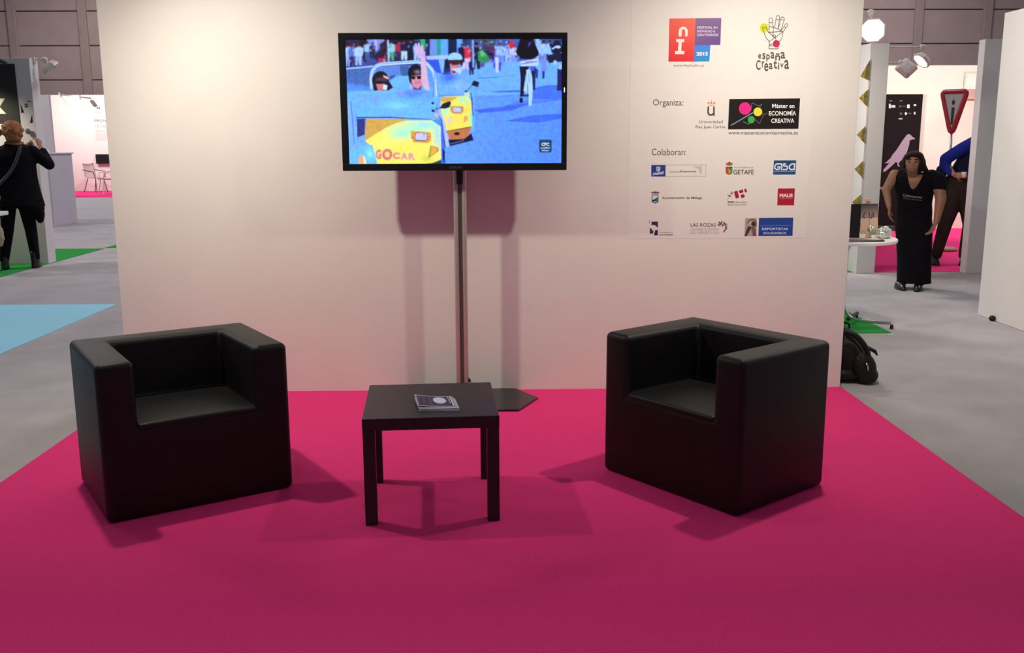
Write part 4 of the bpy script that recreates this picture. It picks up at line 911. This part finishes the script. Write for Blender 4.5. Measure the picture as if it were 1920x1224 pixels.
def shell_chair(label, x, y, rz, mshell, mleg):
    t = thing('shell_chair', label, 'chair', (x, y, 0), rz, 'chairs in the far left booth')
    n = 10; prof = [(-.24, .44), (-.20, .455), (.0, .43), (.14, .43), (.20, .47), (.235, .60), (.26, .76), (.28, .88)]
    bm = bmesh.new(); R = []
    for (y_, z_) in prof:
        hw = .24 if z_ < .6 else .23; R.append([bm.verts.new((hw*(2*k/n-1), y_-.03*abs(2*k/n-1)**2*(z_ > .5), z_+.03*abs(2*k/n-1)**3)) for k in range(n+1)])
    for A_, C_ in zip(R, R[1:]):
        for k in range(n): bm.faces.new((A_[k], A_[k+1], C_[k+1], C_[k]))
    bmesh.ops.solidify(bm, geom=list(bm.faces), thickness=.02); b = B(); b.add(bm); b.build('seat_shell', mshell, t, smooth=True)
    for sx in (-1, 1):
        B().tube([(sx*.17, -.17, .43), (sx*.23, -.24, 0)], .013, 8).build('leg', mleg, t); B().tube([(sx*.17, .14, .43), (sx*.23, .27, 0)], .013, 8).build('leg', mleg, t)
        B().tube([(sx*.25, .24, .70), (sx*.27, .0, .66), (sx*.26, -.18, .64), (sx*.20, -.19, .45)], .014, 8).build('armrest', mleg, t)
    return t
M_cw = mat('white_chair_shell', '#e6dedb', .5); M_cp = mat('pinkish_grey_chair_shell', '#b09a9c', .6); M_lg = mat('brown_metal_leg', '#6c4f4c', .4, metal=.4)
c1 = on_z(181, 360); c2 = on_z(205, 364)
shell_chair('distant white shell chair at the far left booth wall', c1.x, c1.y, 1.2, M_cw, M_lg)
shell_chair('distant pinkish-grey chair cut off by the edge of the big panel', c2.x, c2.y, -.9, M_cp, M_wmetal)

# ------------------------------------------------------------------ round table with its load
tcx, tcy = 2.80, 2.0
rt = thing('round_table', 'round white table on curved chrome legs behind the right edge of the panel', 'table', (tcx, tcy, 0))
b = B(); b.loft([(0, 0, .715, .405, .405), (0, 0, .718, .418, .418), (0, 0, .738, .42, .42), (0, 0, .745, .412, .412)], 64); b.build('tabletop', M_white, rt, smooth=True, auto=40)
M_chr = mat('polished_chrome', '#d5d3d0', .12, metal=1, var=.02)
for k in range(4):
    a = math.radians(-17+90*k); ca, sa = math.cos(a), math.sin(a)
    pts = [(.13, .712), (.085, .700), (.045, .66), (.035, .55), (.035, .26), (.045, .16), (.085, .09), (.15, .062), (.25, .052), (.43, .040)]
    lg = B().tube(curve_pts([(r*ca, r*sa, z) for r, z in pts]), .0125, 12).build('leg', M_chr, rt, smooth=True)
    B().tube([(.42*ca, .42*sa, .036), (.42*ca, .42*sa, 0)], [.012, .016], 10).build('glide', M_rubber, lg)
B().loft([(0, 0, .25, .045, .045), (0, 0, .28, .045, .045)], 20).build('collar', M_chr, rt, smooth=True)
B().box((-.14, -.03, .700), (.14, .03, .7145), .004).build('bracket', M_dark, rt)
q0, q1 = on_z(1590, 598, .05), on_z(1607, 587, .05); O_ = Vector((tcx, tcy, 0))
b = B().tube([q0-O_, q1-O_], .017, 10); b.tube([q1-O_, Vector((q1.x-tcx, q1.y-tcy, 0))], .012, 8); b.build('levelling_foot', M_dark, rt)
q0 = on_z(1669.5, 624.5)
tag(B().box((q0.x-.018, q0.y-.012, -.0058), (q0.x+.018, q0.y+.012, -.0045)).build('floor_tape', M_white), 'tiny white tape mark at the corner tip of the green carpet under the round table', 'tape')

Ty = 1.93; TZ = .7465
def tq(u, v, Y=Ty): return on_y(u, v, Y)
lp = thing('laptop', 'open black laptop seen from behind on the round table', 'laptop', (2.74, 1.92, TZ), math.radians(-20))
B().box((-.15, -.02, 0), (.15, .20, .016), .004).build('base', M_dark, lp)
b = B(); b.box((-.15, -.004, 0), (.15, .004, .27), .003, Matrix.Translation((0, -.025, .014)) @ Matrix.Rotation(math.radians(6), 4, 'X')); b.build('lid', M_black, lp)
for k in range(3):
    s = P(lambda u, v: Vector((u, v, TZ+.004*(k+1)+.002)), (0, 0, 1))
    t = thing('magazine', ['grey printed magazine lowest in the pile at the front of the round table', 'dark printed magazine in the middle of the pile on the round table', 'dark magazine with a pale cover image, topmost on the round table'][k], 'magazine', (2.84+.02*k, 1.69+.03*k, TZ+.004*k), .1-.12*k, 'magazines on the round table')
    B().box((-.20, -.075, 0), (.14, .075, .0038), .001).build('pages', [M_dark, mat('dark_glossy_paper', '#4c4240', .3), mat('dark_glossy_paper', '#4c4240', .3)][k], t)
    p = P(lambda u, v: Vector((u, v, .0040)), (0, 0, 1), .0001)
    r = random.Random(k); cs = ['#8c7c80', '#a09498', '#c4b8b8', '#6c6064']
    n_ = 7
    pts_ = [(-.185+.3*q/n_, -.06) for q in range(n_+1)]+[(.115-.3*q/n_, .05+r.uniform(-.015, .015)) for q in range(n_+1)]
    p.poly(pts_, cs[k]); p.poly([(-.15, -.045), (.02, -.04), (-.02, -.01), (.06, .01), (-.10, .03), (-.12, -.01)], cs[(k+2) % 4])
    me = p.build('cover_print', INK); me.parent = t
tag(B().box((2.80, 1.93, TZ), (2.95, 2.10, TZ+.003), 0, ).build('paper_sheet', M_white), 'white sheet of paper between the laptop and the small easel card', 'paper')
a, c_ = on_y(1630, 437, 1.98), on_y(1655, 430, 1.98)
tag(B().box((a.x, 1.93, TZ), (c_.x, 2.03, TZ+.022), .003).build('card_box', M_white), 'flat white card box in front of the easel card on the round table', 'box')
ez = thing('easel_card', 'printed card with dark letters on a small wooden easel, round table', 'card', (3.055, 2.14, TZ), .05)
M_wood = mat('pale_wood', '#c49a72', .6, var=.15, scale=30)
b = B(); b.box((-.105, -.004, .035), (.085, .004, .265), .001, Matrix.Rotation(math.radians(-8), 4, 'X')); b.build('card', mat('card_stock', '#c7a694', .6, var=.05), ez)
p = P(lambda u, v: Vector((u, -.0048, v)), (0, -1, 0), .0001); 
p.poly([(-.105, .265), (.085, .265), (.085, .15), (-.105, .14)], '#4c464c', cols=['#2c282e', '#3a343a', '#9c8680', '#8c7c78'])
p.line([(-.10, .14), (-.075, .19)], .008, '#2a2022'); p.line([(-.10, .13), (-.07, .10), (-.075, .05)], .010, '#3a2a2a'); p.line([(-.03, .19), (-.045, .16), (-.03, .145)], .007, '#3a2e30'); p.line([(.01, .19), (.008, .15), (.03, .145), (.034, .19)], .007, '#3a2e30'); p.line([(.045, .19), (.045, .15)], .006, '#3a2e30'); p.line([(.01, .14), (.01, .04)], .003, '#7c625c')
me = p.build('card_print', INK); me.parent = ez; me.matrix_parent_inverse = Matrix.Identity(4); me.matrix_local = Matrix.Rotation(math.radians(-8), 4, 'X')
B().box((-.12, -.03, .02), (.11, .022, .034), .002).build('ledge', M_wood, ez)
for sx in (-1, 1): B().tube([(sx*.09, .016, 0), (sx*.012, .052, .29)], .006, 6).build('leg', M_wood, ez)
B().tube([(0, .12, 0), (0, .047, .285)], .006, 6).build('rear_leg', M_wood, ez)
B().box((-.018, .03, .28), (.022, .055, .305), .004).build('clip', mat('peach_clip', '#d09a80', .5), ez)
a = on_y(1626.5, 438, 1.86)
tag(B().box((a.x-.013, 1.85, TZ), (a.x+.013, 1.87, TZ+.055), .004).build('wooden_peg', M_wood), 'small upright wooden peg on the round table left of the silver bag', 'peg')
# crumpled silver bag
def blob(name, c, r, m, seed, amp, label, cat):
    b = B(); b.ell((0, 0, 0), r, u=36, v=24); rr = random.Random(seed); from mathutils import noise
    for v in b.bm.verts:
        n = noise.noise(Vector(v.co)*38+Vector((seed, 0, 0))); n2 = noise.noise(Vector(v.co)*90); d = v.co.normalized(); v.co += d*(n*amp+n2*amp*.4)
        v.co.z = max(v.co.z, -r[2]*.8)
    o = b.build(name, m, smooth=True); o.location = (c[0], c[1], c[2]+r[2]*.8); return tag(o, label, cat)
blob('silver_bag', (3.095, 1.90, TZ), (.062, .045, .052), mat('crinkled_silver_foil', '#c3c6be', .28, metal=.75, var=.2, scale=60), 3, .014, 'crumpled silver foil bag at the right end of the round table', 'bag')
blob('foil_packet', (3.015, 1.97, TZ), (.04, .03, .055), mat('green_silver_foil', '#b4b69a', .3, metal=.6, var=.3, scale=60), 9, .012, 'small greenish foil packet beside the crumpled silver bag', 'packet')
blob('pink_pouch', (3.150, 2.08, TZ), (.035, .035, .04), mat('deep_pink_cloth', '#a8304c', .7), 5, .006, 'small deep pink pouch behind the silver bag on the round table', 'pouch')

# ------------------------------------------------------------------ backpack beside the panel edge
M_bag = mat('black_nylon', '#0d0a0b', .6, spec=.4, var=.2, scale=14, bump=.4, bscale=40)
bp = thing('backpack', 'black backpack slumped on the grey floor beside the big panel', 'backpack', (2.24, .16, -.005))
b = B()
b.ell((-.045, .04, .185), (.135, .14, .185), Matrix.Rotation(math.radians(-28), 4, 'Y')); b.ell((-.085, .04, .26), (.08, .10, .09)); b.ell((.03, .05, .13), (.10, .13, .13)); b.ell((-.04, .05, .06), (.15, .14, .062)); b.ell((.07, .03, .07), (.075, .10, .068))
b.fuse('main_compartment', M_bag, bp, .008, 4)
b = B(); b.ell((.045, -.085, .12), (.075, .05, .10), Matrix.Rotation(math.radians(-25), 4, 'Y')); b.ell((.075, -.08, .06), (.065, .055, .058)); b.fuse('front_pocket', M_bag, bp, .008, 4)
b = B(); b.ell((.112, -.01, .045), (.05, .075, .043)); b.fuse('side_pouch', M_bag, bp, .007, 3)
pts = [(-.085, -.06, .345), (-.03, -.09, .325), (.020, -.10, .275), (.055, -.10, .215), (.075, -.09, .15)]
B().tube(curve_pts(pts), [.014+.003*math.sin(PI*q/20) for q in range(21)], 10).build('shoulder_strap', M_bag, bp, smooth=True)
B().tube(curve_pts([(-.10, -.10, .29), (-.045, -.115, .27), (.0, -.13, .21), (.02, -.125, .16)]), .003, 6).build('zip', mat('grey_zip', '#55504f', .4, metal=.6), bp)
B().tube([(.06, -.06, .24), (.11, -.08, .215), (.125, -.085, .19)], [.012, .012, .004], 8).build('strap_end', M_bag, bp, smooth=True)
zp = B(); zp.tube([(.035, -.138, .155), (.045, -.142, .13), (.05, -.142, .10)], [.004, .006, .003], 8); zp.build('zip_pull', M_chr, bp, smooth=True)
B().tube(curve_pts([(-.10, .04, .355), (-.075, .03, .385), (-.03, .03, .375), (-.02, .04, .345)]), .007, 8).build('carry_handle', M_bag, bp, smooth=True)

# ------------------------------------------------------------------ people
def hand(t, wrist, tip_dir, palm_n, m, name='hand', size=1.0, curl=.5, cup=None):
    """palm, four unequal fingers and a thumb, fused to one skin; returns volumes to add to the body"""
    W_ = Vector(wrist); d = Vector(tip_dir).normalized(); n = Vector(palm_n).normalized(); n = (n-d*n.dot(d)).normalized(); s = d.cross(n)
    out = []
    pc = W_+d*.045*size
    out.append(('palm', W_, W_+d*.075*size, s))
    for k, (off, L) in enumerate(((-.030, .070), (-.010, .080), (.010, .075), (.029, .058))):
        b0 = W_+d*.078*size+s*off*size; b1 = b0+(d*math.cos(curl)+n*math.sin(curl))*L*.55*size; b2 = b1+(d*math.cos(curl*2)+n*math.sin(curl*2))*L*.45*size
        out.append(('f', b0, b1, b2))
    b0 = W_+d*.025*size-s*.030*size; b1 = b0+(d*.7-s*.7).normalized()*.04*size+n*.01; b2 = b1+(d*.95-s*.2+n*.3).normalized()*.032*size
    out.append(('f', b0, b1, b2)); return out
def add_hand(b, H, r=.0095):
    for h in H:
        if h[0] == 'palm':
            for o_ in (-.024, -.008, .008, .024): b.cap(h[1]+h[3]*o_*.8, .014, h[2]+h[3]*o_, .0135, 10)
        else: b.cap(h[1], r, h[2], r*.92, 8); b.cap(h[2], r*.92, h[3], r*.8, 8)

# --- person in black leaning forward (right aisle)
pw = thing('person', 'person in black cap-sleeve top and long black trousers leaning forward in the right aisle', 'person', (4.300, 4.02, -.004), math.radians(-23.2))
HX, HY, HZ = -.095, -.41, 1.316       # head centre
b = B()
b.ell((HX, HY, HZ+.015), (.078, .092, .088)); b.ell((HX-.002, HY-.030, HZ-.040), (.057, .055, .052))     # skull, jaw
b.ell((HX, HY-.088, HZ-.014), (.013, .018, .021)); b.ell((HX, HY-.078, HZ-.052), (.025, .012, .009))      # nose, lips
for s in (-1, 1): b.ell((HX+s*.074, HY+.005, HZ-.01), (.010, .018, .028)); b.ell((HX+s*.036, HY-.068, HZ-.022), (.02, .015, .018))
b.chain([(HX, HY+.02, HZ-.06, .052), (-.085, -.27, 1.205, .055)])
b.ell((-.07, -.215, 1.15), (.15, .07, .07))
# arms
b.chain([(-.255, -.20, 1.185, .056), (-.325, -.24, 1.04, .043), (-.285, -.33, .875, .026)])
b.chain([(.135, -.18, 1.165, .062), (.19, -.24, .96, .054), (.165, -.33, .74, .031)])
add_hand(b, hand(None, (-.282, -.335, .865), (.10, -.10, -1), (.85, -.1, 0), None, curl=.35))
add_hand(b, hand(None, (.158, -.338, .722), (-.42, -.18, -1), (-.8, -.3, 0), None, curl=.35))
# hidden trunk and legs carry the body down to the feet
b.chain([(-.06, -.18, 1.10, .085), (-.045, .02, .80, .10)]); b.chain([(-.045, .03, .80, .10), (-.10, .02, .45, .07), (-.10, .04, .07, .045)]); b.chain([(-.045, .03, .80, .10), (.07, .0, .45, .07), (.07, .06, .07, .045)])
b.fuse('body', M_skin, pw, .0075, 3)
b = B()   # eyes and brows
for s in (-1, 1): B().ell((HX+s*.030, HY-.0835, HZ+.006), (.013, .006, .0065)).build('eye', mat('dark_brown_eyes', '#20140f', .3, var=0), pw, smooth=True)
b = B()
for s in (-1, 1): b.tube([(HX+s*.014, HY-.090, HZ+.028), (HX+s*.032, HY-.088, HZ+.033), (HX+s*.050, HY-.074, HZ+.026)], .004, 6)
b.build('eyebrows', M_hairdk, pw)
B().ell((HX, HY-.0885, HZ-.054), (.021, .004, .005)).build('lips', mat('muted_red_lips', '#7c3c34', .5, var=0), pw, smooth=True)
b = B()
b.ell((HX+.008, HY+.03, HZ+.042), (.096, .105, .074)); b.ell((HX+.012, HY-.030, HZ+.070), (.078, .060, .036)); b.ell((HX-.045, HY-.045, HZ+.056), (.035, .045, .030)); b.ell((HX+.074, HY+.01, HZ+.010), (.028, .08, .070))
b.ell((HX-.076, HY+.03, HZ+.005), (.022, .075, .065)); b.ell((HX+.092, HY+.06, HZ-.015), (.030, .07, .065)); b.ell((HX+.03, HY+.09, HZ-.03), (.085, .06, .09))
b.chain([(HX+.098, HY+.06, HZ-.04, .032), (HX+.125, HY+.10, HZ-.08, .026), (HX+.165, HY+.14, HZ-.105, .014)])
b.fuse('hair', M_hairdk, pw, .009, 4)
b = B()   # top: front with deep V, cap sleeves
b.loft([(-.045, .015, .70, .175, .125), (-.045, .0, .80, .175, .125), (-.05, -.05, .90, .168, .125), (-.055, -.11, .98, .180, .135), (-.06, -.165, 1.06, .190, .135), (-.062, -.20, 1.12, .195, .125), (-.062, -.215, 1.17, .19, .10), (-.062, -.215, 1.215, .15, .07)], 32)
b.cap((-.19, -.20, 1.185), .058, (-.215, -.205, 1.17), .056); b.chain([(.09, -.19, 1.175, .070), (.150, -.190, 1.145, .078), (.170, -.205, 1.08, .074)])
top = b.fuse('top', M_cloth, pw, .009, 3)
# open V neckline and chest lettering follow the front of the top
from mathutils.bvhtree import BVHTree
bm = bmesh.new(); bm.from_mesh(top.data); bvh = BVHTree.FromBMesh(bm)
def front(x, z, off):
    h = bvh.ray_cast(Vector((x, -2, z)), Vector((0, 1, 0)))
    return Vector((x, (h[0].y if h[0] else -.22)-off, z))
nb = bmesh.new(); rows_v = []
for k in range(13):
    z = 1.05+(1.195-1.05)*k/12; t_ = k/12; hw_ = .006+.066*t_**.62; cxn = -.075+.012*t_
    rows_v.append([nb.verts.new(front(cxn+hw_*(2*q/10-1), z, .006*(1-abs(2*q/10-1)**3)+.001)) for q in range(11)])
for A_, C_ in zip(rows_v, rows_v[1:]):
    for q in range(10): nb.faces.new((A_[q], A_[q+1], C_[q+1], C_[q]))
b = B(); b.add(nb); b.build('neckline_skin', M_skin, pw, smooth=True)
p = P(lambda u, v: front(u, v, .004), (0, -1, 0), .0005)
p.text('Cybercorner', -.165, 1.000, .020, .966, '#a09c9c', .02, tilt=-.02); p.text('Curso de la red', -.16, .962, .015, .950, '#8a8080', .02, tilt=-.02)
me = p.build('chest_print', INK); me.parent = pw
bm.free()
b = B()   # wide trousers
b.loft([(-.045, .02, .80, .165, .13), (-.04, .03, .66, .185, .15), (-.025, .03, .50, .175, .14), (-.01, .03, .30, .168, .135), (.0, .03, .10, .168, .14), (.005, .03, .065, .170, .14)], 32, power=2.4)
bm = b.bm
b.fuse('trousers', M_cloth, pw, .010, 3)
for (x, y, a) in ((-.125, -.055, .35), (.045, -.075, -.1)):
    b = B(); M_ = Matrix.Translation((x, y, .0)) @ Matrix.Rotation(a, 4, 'Z'); b.loft([(0, 0, .0, .045, .125), (0, 0, .02, .047, .128), (0, .01, .045, .040, .11), (0, .03, .075, .032, .07)], 24, M_); b.build('shoe', M_black, pw, smooth=True)

# --- person in blue-sleeved jacket behind the second wall
pm = thing('person', 'person in navy jacket with blue sleeve holding a white cup, partly hidden by a wall', 'person', (5.56, 5.95, 0), math.radians(-25))
b = B()
b.ell((.40, .05, 1.70), (.078, .098, .115)); b.ell((.395, .0, 1.63), (.055, .06, .06)); b.ell((.395, -.05, 1.68), (.013, .018, .022)); b.chain([(.38, .06, 1.62, .055), (.32, .06, 1.52, .06)])
for s in (-1, 1): b.ell((.40+s*.078, .05, 1.69), (.01, .018, .028))
b.chain([(.30, .05, 1.45, .13), (.22, .05, 1.2, .13), (.05, .04, 1.0, .13)])
b.chain([(.01, .04, .95, .10), (-.07, .0, .50, .06), (-.145, .0, .09, .045)]); b.chain([(.14, .06, .95, .10), (.20, .08, .50, .06), (.17, .1, .09, .045)])
b.chain([(-.135, -.10, 1.27, .045), (-.01, -.20, 1.115, .028)]); add_hand(b, hand(None, (0, -.205, 1.11), (1, -.15, -.03), (.1, 1, -.1), None, curl=.6))
b.fuse('body', M_skin, pm, .009, 3)
b = B(); b.ell((.405, .09, 1.74), (.088, .095, .095)); b.fuse('hair', M_hairdk, pm, .01, 3)
M_navy = mat('navy_jacket_cloth', '#161830', .85, spec=.1, var=.12, scale=12, bump=.3, bscale=30); M_bluec = mat('royal_blue_sleeve', '#1b2578', .85, spec=.1, var=.12, scale=14, bump=.3, bscale=30)
b = B(); b.loft([(.06, .05, .93, .175, .13), (.08, .05, 1.05, .18, .14), (.14, .05, 1.2, .18, .14), (.22, .05, 1.35, .19, .14), (.27, .05, 1.48, .20, .12), (.30, .05, 1.56, .12, .08)], 28); b.chain([(-.15, -.0, 1.16, .07), (-.17, .0, 1.02, .055), (-.10, .0, .99, .05)]); b.fuse('jacket', M_navy, pm, .011, 3)
b = B(); b.chain([(.20, -.03, 1.50, .085), (.05, -.07, 1.42, .075), (-.115, -.09, 1.30, .072), (-.12, -.11, 1.22, .068), (-.05, -.17, 1.14, .046)]); b.fuse('sleeve', M_bluec, pm, .011, 3)
M_tr = mat('dark_olive_trousers', '#2f2622', .9, spec=.1, var=.12, scale=12, bump=.3, bscale=30)
b = B(); b.chain([(.06, .05, 1.0, .165), (.0, .04, .85, .135), (-.065, .01, .50, .085), (-.135, .0, .12, .065)]); b.chain([(.08, .06, .95, .165), (.17, .06, .80, .12), (.215, .08, .50, .085), (.18, .1, .12, .068)]); b.fuse('trousers', M_tr, pm, .011, 3)
for (x, y, a) in ((-.15, -.04, .3), (.175, .06, -.2)):
    b = B(); M_ = Matrix.Translation((x, y, 0)) @ Matrix.Rotation(a, 4, 'Z'); b.loft([(0, 0, .0, .050, .14), (0, 0, .02, .052, .142), (0, .01, .055, .045, .12), (0, .04, .10, .045, .07)], 24, M_); b.build('shoe', M_black, pm, smooth=True)
bpy.context.view_layer.update()
cpos = pm.matrix_world @ Vector((.098, -.222, 1.088))
cu = thing('cup', 'small white cup held by the person in the navy jacket', 'cup', cpos)
B().loft([(0, 0, .0, .021, .021), (0, 0, .058, .028, .028), (0, 0, .062, .029, .029), (0, 0, .058, .026, .026), (0, 0, .02, .020, .020)], 24).build('body', M_white, cu, smooth=True)
B().tube([(.0285*math.cos(2*PI*k/20), .0285*math.sin(2*PI*k/20), .061) for k in range(20)], .002, 6, closed=True).build('rim', M_white, cu, smooth=True)

# --- person with ginger hair, seen from behind (left)
pg = thing('person', 'person with ginger hair and black coat seen from behind at the left wall', 'person', (-5.965, 6.13, .001), math.radians(24.8))
b = B()
b.ell((.02, 0, 1.665), (.078, .095, .11)); b.ell((.02, .075, 1.62), (.05, .045, .055)); b.ell((.02, .10, 1.66), (.012, .018, .022))
for s in (-1, 1): b.ell((.02+s*.078, .01, 1.65), (.01, .018, .028))
b.chain([(.02, .01, 1.60, .055), (.03, .0, 1.50, .06)]); b.chain([(.03, 0, 1.40, .09), (.03, 0, 1.1, .09), (.0, 0, .9, .09)])
b.chain([(-.08, 0, .88, .06), (-.13, 0, .48, .045), (-.20, 0, .09, .04)]); b.chain([(.07, 0, .88, .06), (.115, .03, .48, .045), (.13, .02, .09, .04)])
b.chain([(.40, .03, 1.27, .036), (.315, .20, 1.49, .025)]); add_hand(b, hand(None, (.31, .21, 1.50), (-.25, .3, 1), (-.6, .6, 0), None, curl=.7), .0105)
b.chain([(-.25, .05, 1.25, .036), (.14, .24, 1.48, .024)]); add_hand(b, hand(None, (.15, .25, 1.485), (.8, .3, .5), (.1, .8, .3), None, curl=.7), .0105)
b.fuse('body', M_skin, pg, .009, 3)
b = B(); r = random.Random(2)
b.ell((.025, -.015, 1.685), (.118, .125, .118))
for k in range(46):
    a, e = r.uniform(0, 2*PI), r.uniform(-.9, 1.3); d = Vector((math.cos(a)*math.cos(e), math.sin(a)*math.cos(e), math.sin(e)))
    if d.y > .55: continue
    b.ell(Vector((.025, -.015, 1.68))+Vector((d.x*.112, d.y*.118, d.z*.108)), r.uniform(.018, .028), u=10, v=8)
b.ell((-.14, -.02, 1.66), (.055, .055, .055)); b.ell((.03, -.05, 1.585), (.09, .07, .04))
b.fuse('hair', M_hairgi, pg, .009, 2)
b = B(); b.loft([(.03, .0, 1.47, .10, .09), (.03, .0, 1.53, .085, .08), (.025, .0, 1.585, .07, .07)], 24); b.tube([(.03+.088*math.cos(2*PI*k/20), .0+.082*math.sin(2*PI*k/20), 1.525+.012*math.sin(4*PI*k/20)) for k in range(20)], .024, 10, closed=True); b.fuse('scarf', mat('rust_patterned_scarf', '#7c4c30', .9, var=.5, scale=40), pg, .009, 2)
b = B(); b.loft([(.04, -.02, .77, .27, .13), (.04, -.01, .80, .265, .135), (.03, 0, .95, .245, .135), (.03, 0, 1.10, .225, .13), (.03, 0, 1.25, .22, .13), (.03, 0, 1.38, .235, .13), (.03, 0, 1.46, .215, .11), (.03, 0, 1.515, .12, .10), (.03, 0, 1.53, .09, .085)], 32)
b.chain([(.22, 0, 1.43, .08), (.395, .0, 1.27, .065), (.34, .15, 1.43, .048)]); b.chain([(-.17, 0, 1.43, .08), (-.29, .03, 1.24, .062), (-.02, .18, 1.38, .048)]); b.ell((.235, -.03, .68), (.06, .07, .13)); b.ell((.20, -.03, .74), (.10, .09, .10))
b.fuse('coat', M_cloth, pg, .010, 3)
b = B(); b.chain([(-.09, 0, .88, .10), (-.14, 0, .48, .075), (-.205, 0, .13, .058)]); b.chain([(.08, 0, .88, .10), (.12, .03, .48, .072), (.14, .02, .13, .055)]); b.fuse('leggings', M_cloth, pg, .010, 3)
for (x, y, a) in ((-.205, .03, .1), (.14, .05, -.25)):
    b = B(); M_ = Matrix.Translation((x, y, 0)) @ Matrix.Rotation(a, 4, 'Z'); b.loft([(0, .02, .0, .048, .135), (0, .02, .03, .05, .135), (0, 0, .07, .047, .10), (0, -.03, .12, .048, .060), (0, -.03, .21, .050, .056)], 24, M_); b.build('boot', M_black, pg, smooth=True)
B().tube(curve_pts([(.10, -.125, 1.50), (.06, -.155, 1.38), (.0, -.16, 1.25), (-.08, -.165, 1.14), (-.20, -.16, 1.02)]), .021, 8).build('shoulder_strap', mat('grey_black_webbing', '#2c2c30', .7), pg, smooth=True)
bpy.context.view_layer.update()
q = pg.matrix_world @ Vector((-.34, -.17, .90))
hb = thing('handbag', 'dark brown handbag with large cream rings, carried by the ginger-haired person', 'handbag', q, math.radians(24.8))
b = B(); b.ell((0, 0, .04), (.16, .065, .13)); b.ell((.06, -.01, -.02), (.10, .06, .08)); b.fuse('pouch', mat('dark_brown_leather', '#33231c', .45, var=.3, scale=12), hb, .009, 3)
for (x, z, rx, rz_, a) in ((.095, .085, .038, .055, .55), (.135, -.02, .026, .06, .2)):
    B().tube([(x+rx*math.cos(2*PI*k/24)*math.cos(a)+rz_*math.sin(2*PI*k/24)*math.sin(a), -.075, z-rx*math.cos(2*PI*k/24)*math.sin(a)+rz_*math.sin(2*PI*k/24)*math.cos(a)) for k in range(24)], .0075, 8, closed=True).build('ring', mat('cream_ring', '#c4b69c', .4), hb, smooth=True)
# small black table at the frame edge with its load
a = on_y(-6, 402, 5.75)
bt_ = thing('side_table', 'small black round table at the far left edge, beside the ginger-haired person', 'table', (a.x-.16, 5.75, 0))
B().loft([(0, 0, .655, .20, .20), (0, 0, .66, .21, .21), (0, 0, .68, .21, .21), (0, 0, .685, .20, .20)], 40).build('tabletop', M_black, bt_, smooth=True, auto=40)
B().tube([(0, 0, .02), (0, 0, .66)], .02, 14).build('column', M_chr, bt_, smooth=True)
B().loft([(0, 0, 0, .17, .17), (0, 0, .008, .17, .17), (0, 0, .02, .03, .03)], 40).build('base_disc', M_chr, bt_, smooth=True)
tag(B().box((a.x-.26, 5.62, .686), (a.x+.10, 5.84, .735), .012, None).build('paper_roll', M_white), 'pile of white papers on the small black table at far left', 'papers')
blob('cloth_bag', (a.x-.03, 5.72, .315), (.10, .07, .165), mat('cream_canvas', '#a59c88', .9), 4, .012, 'cream cloth bag hanging under the small black table at far left', 'bag')
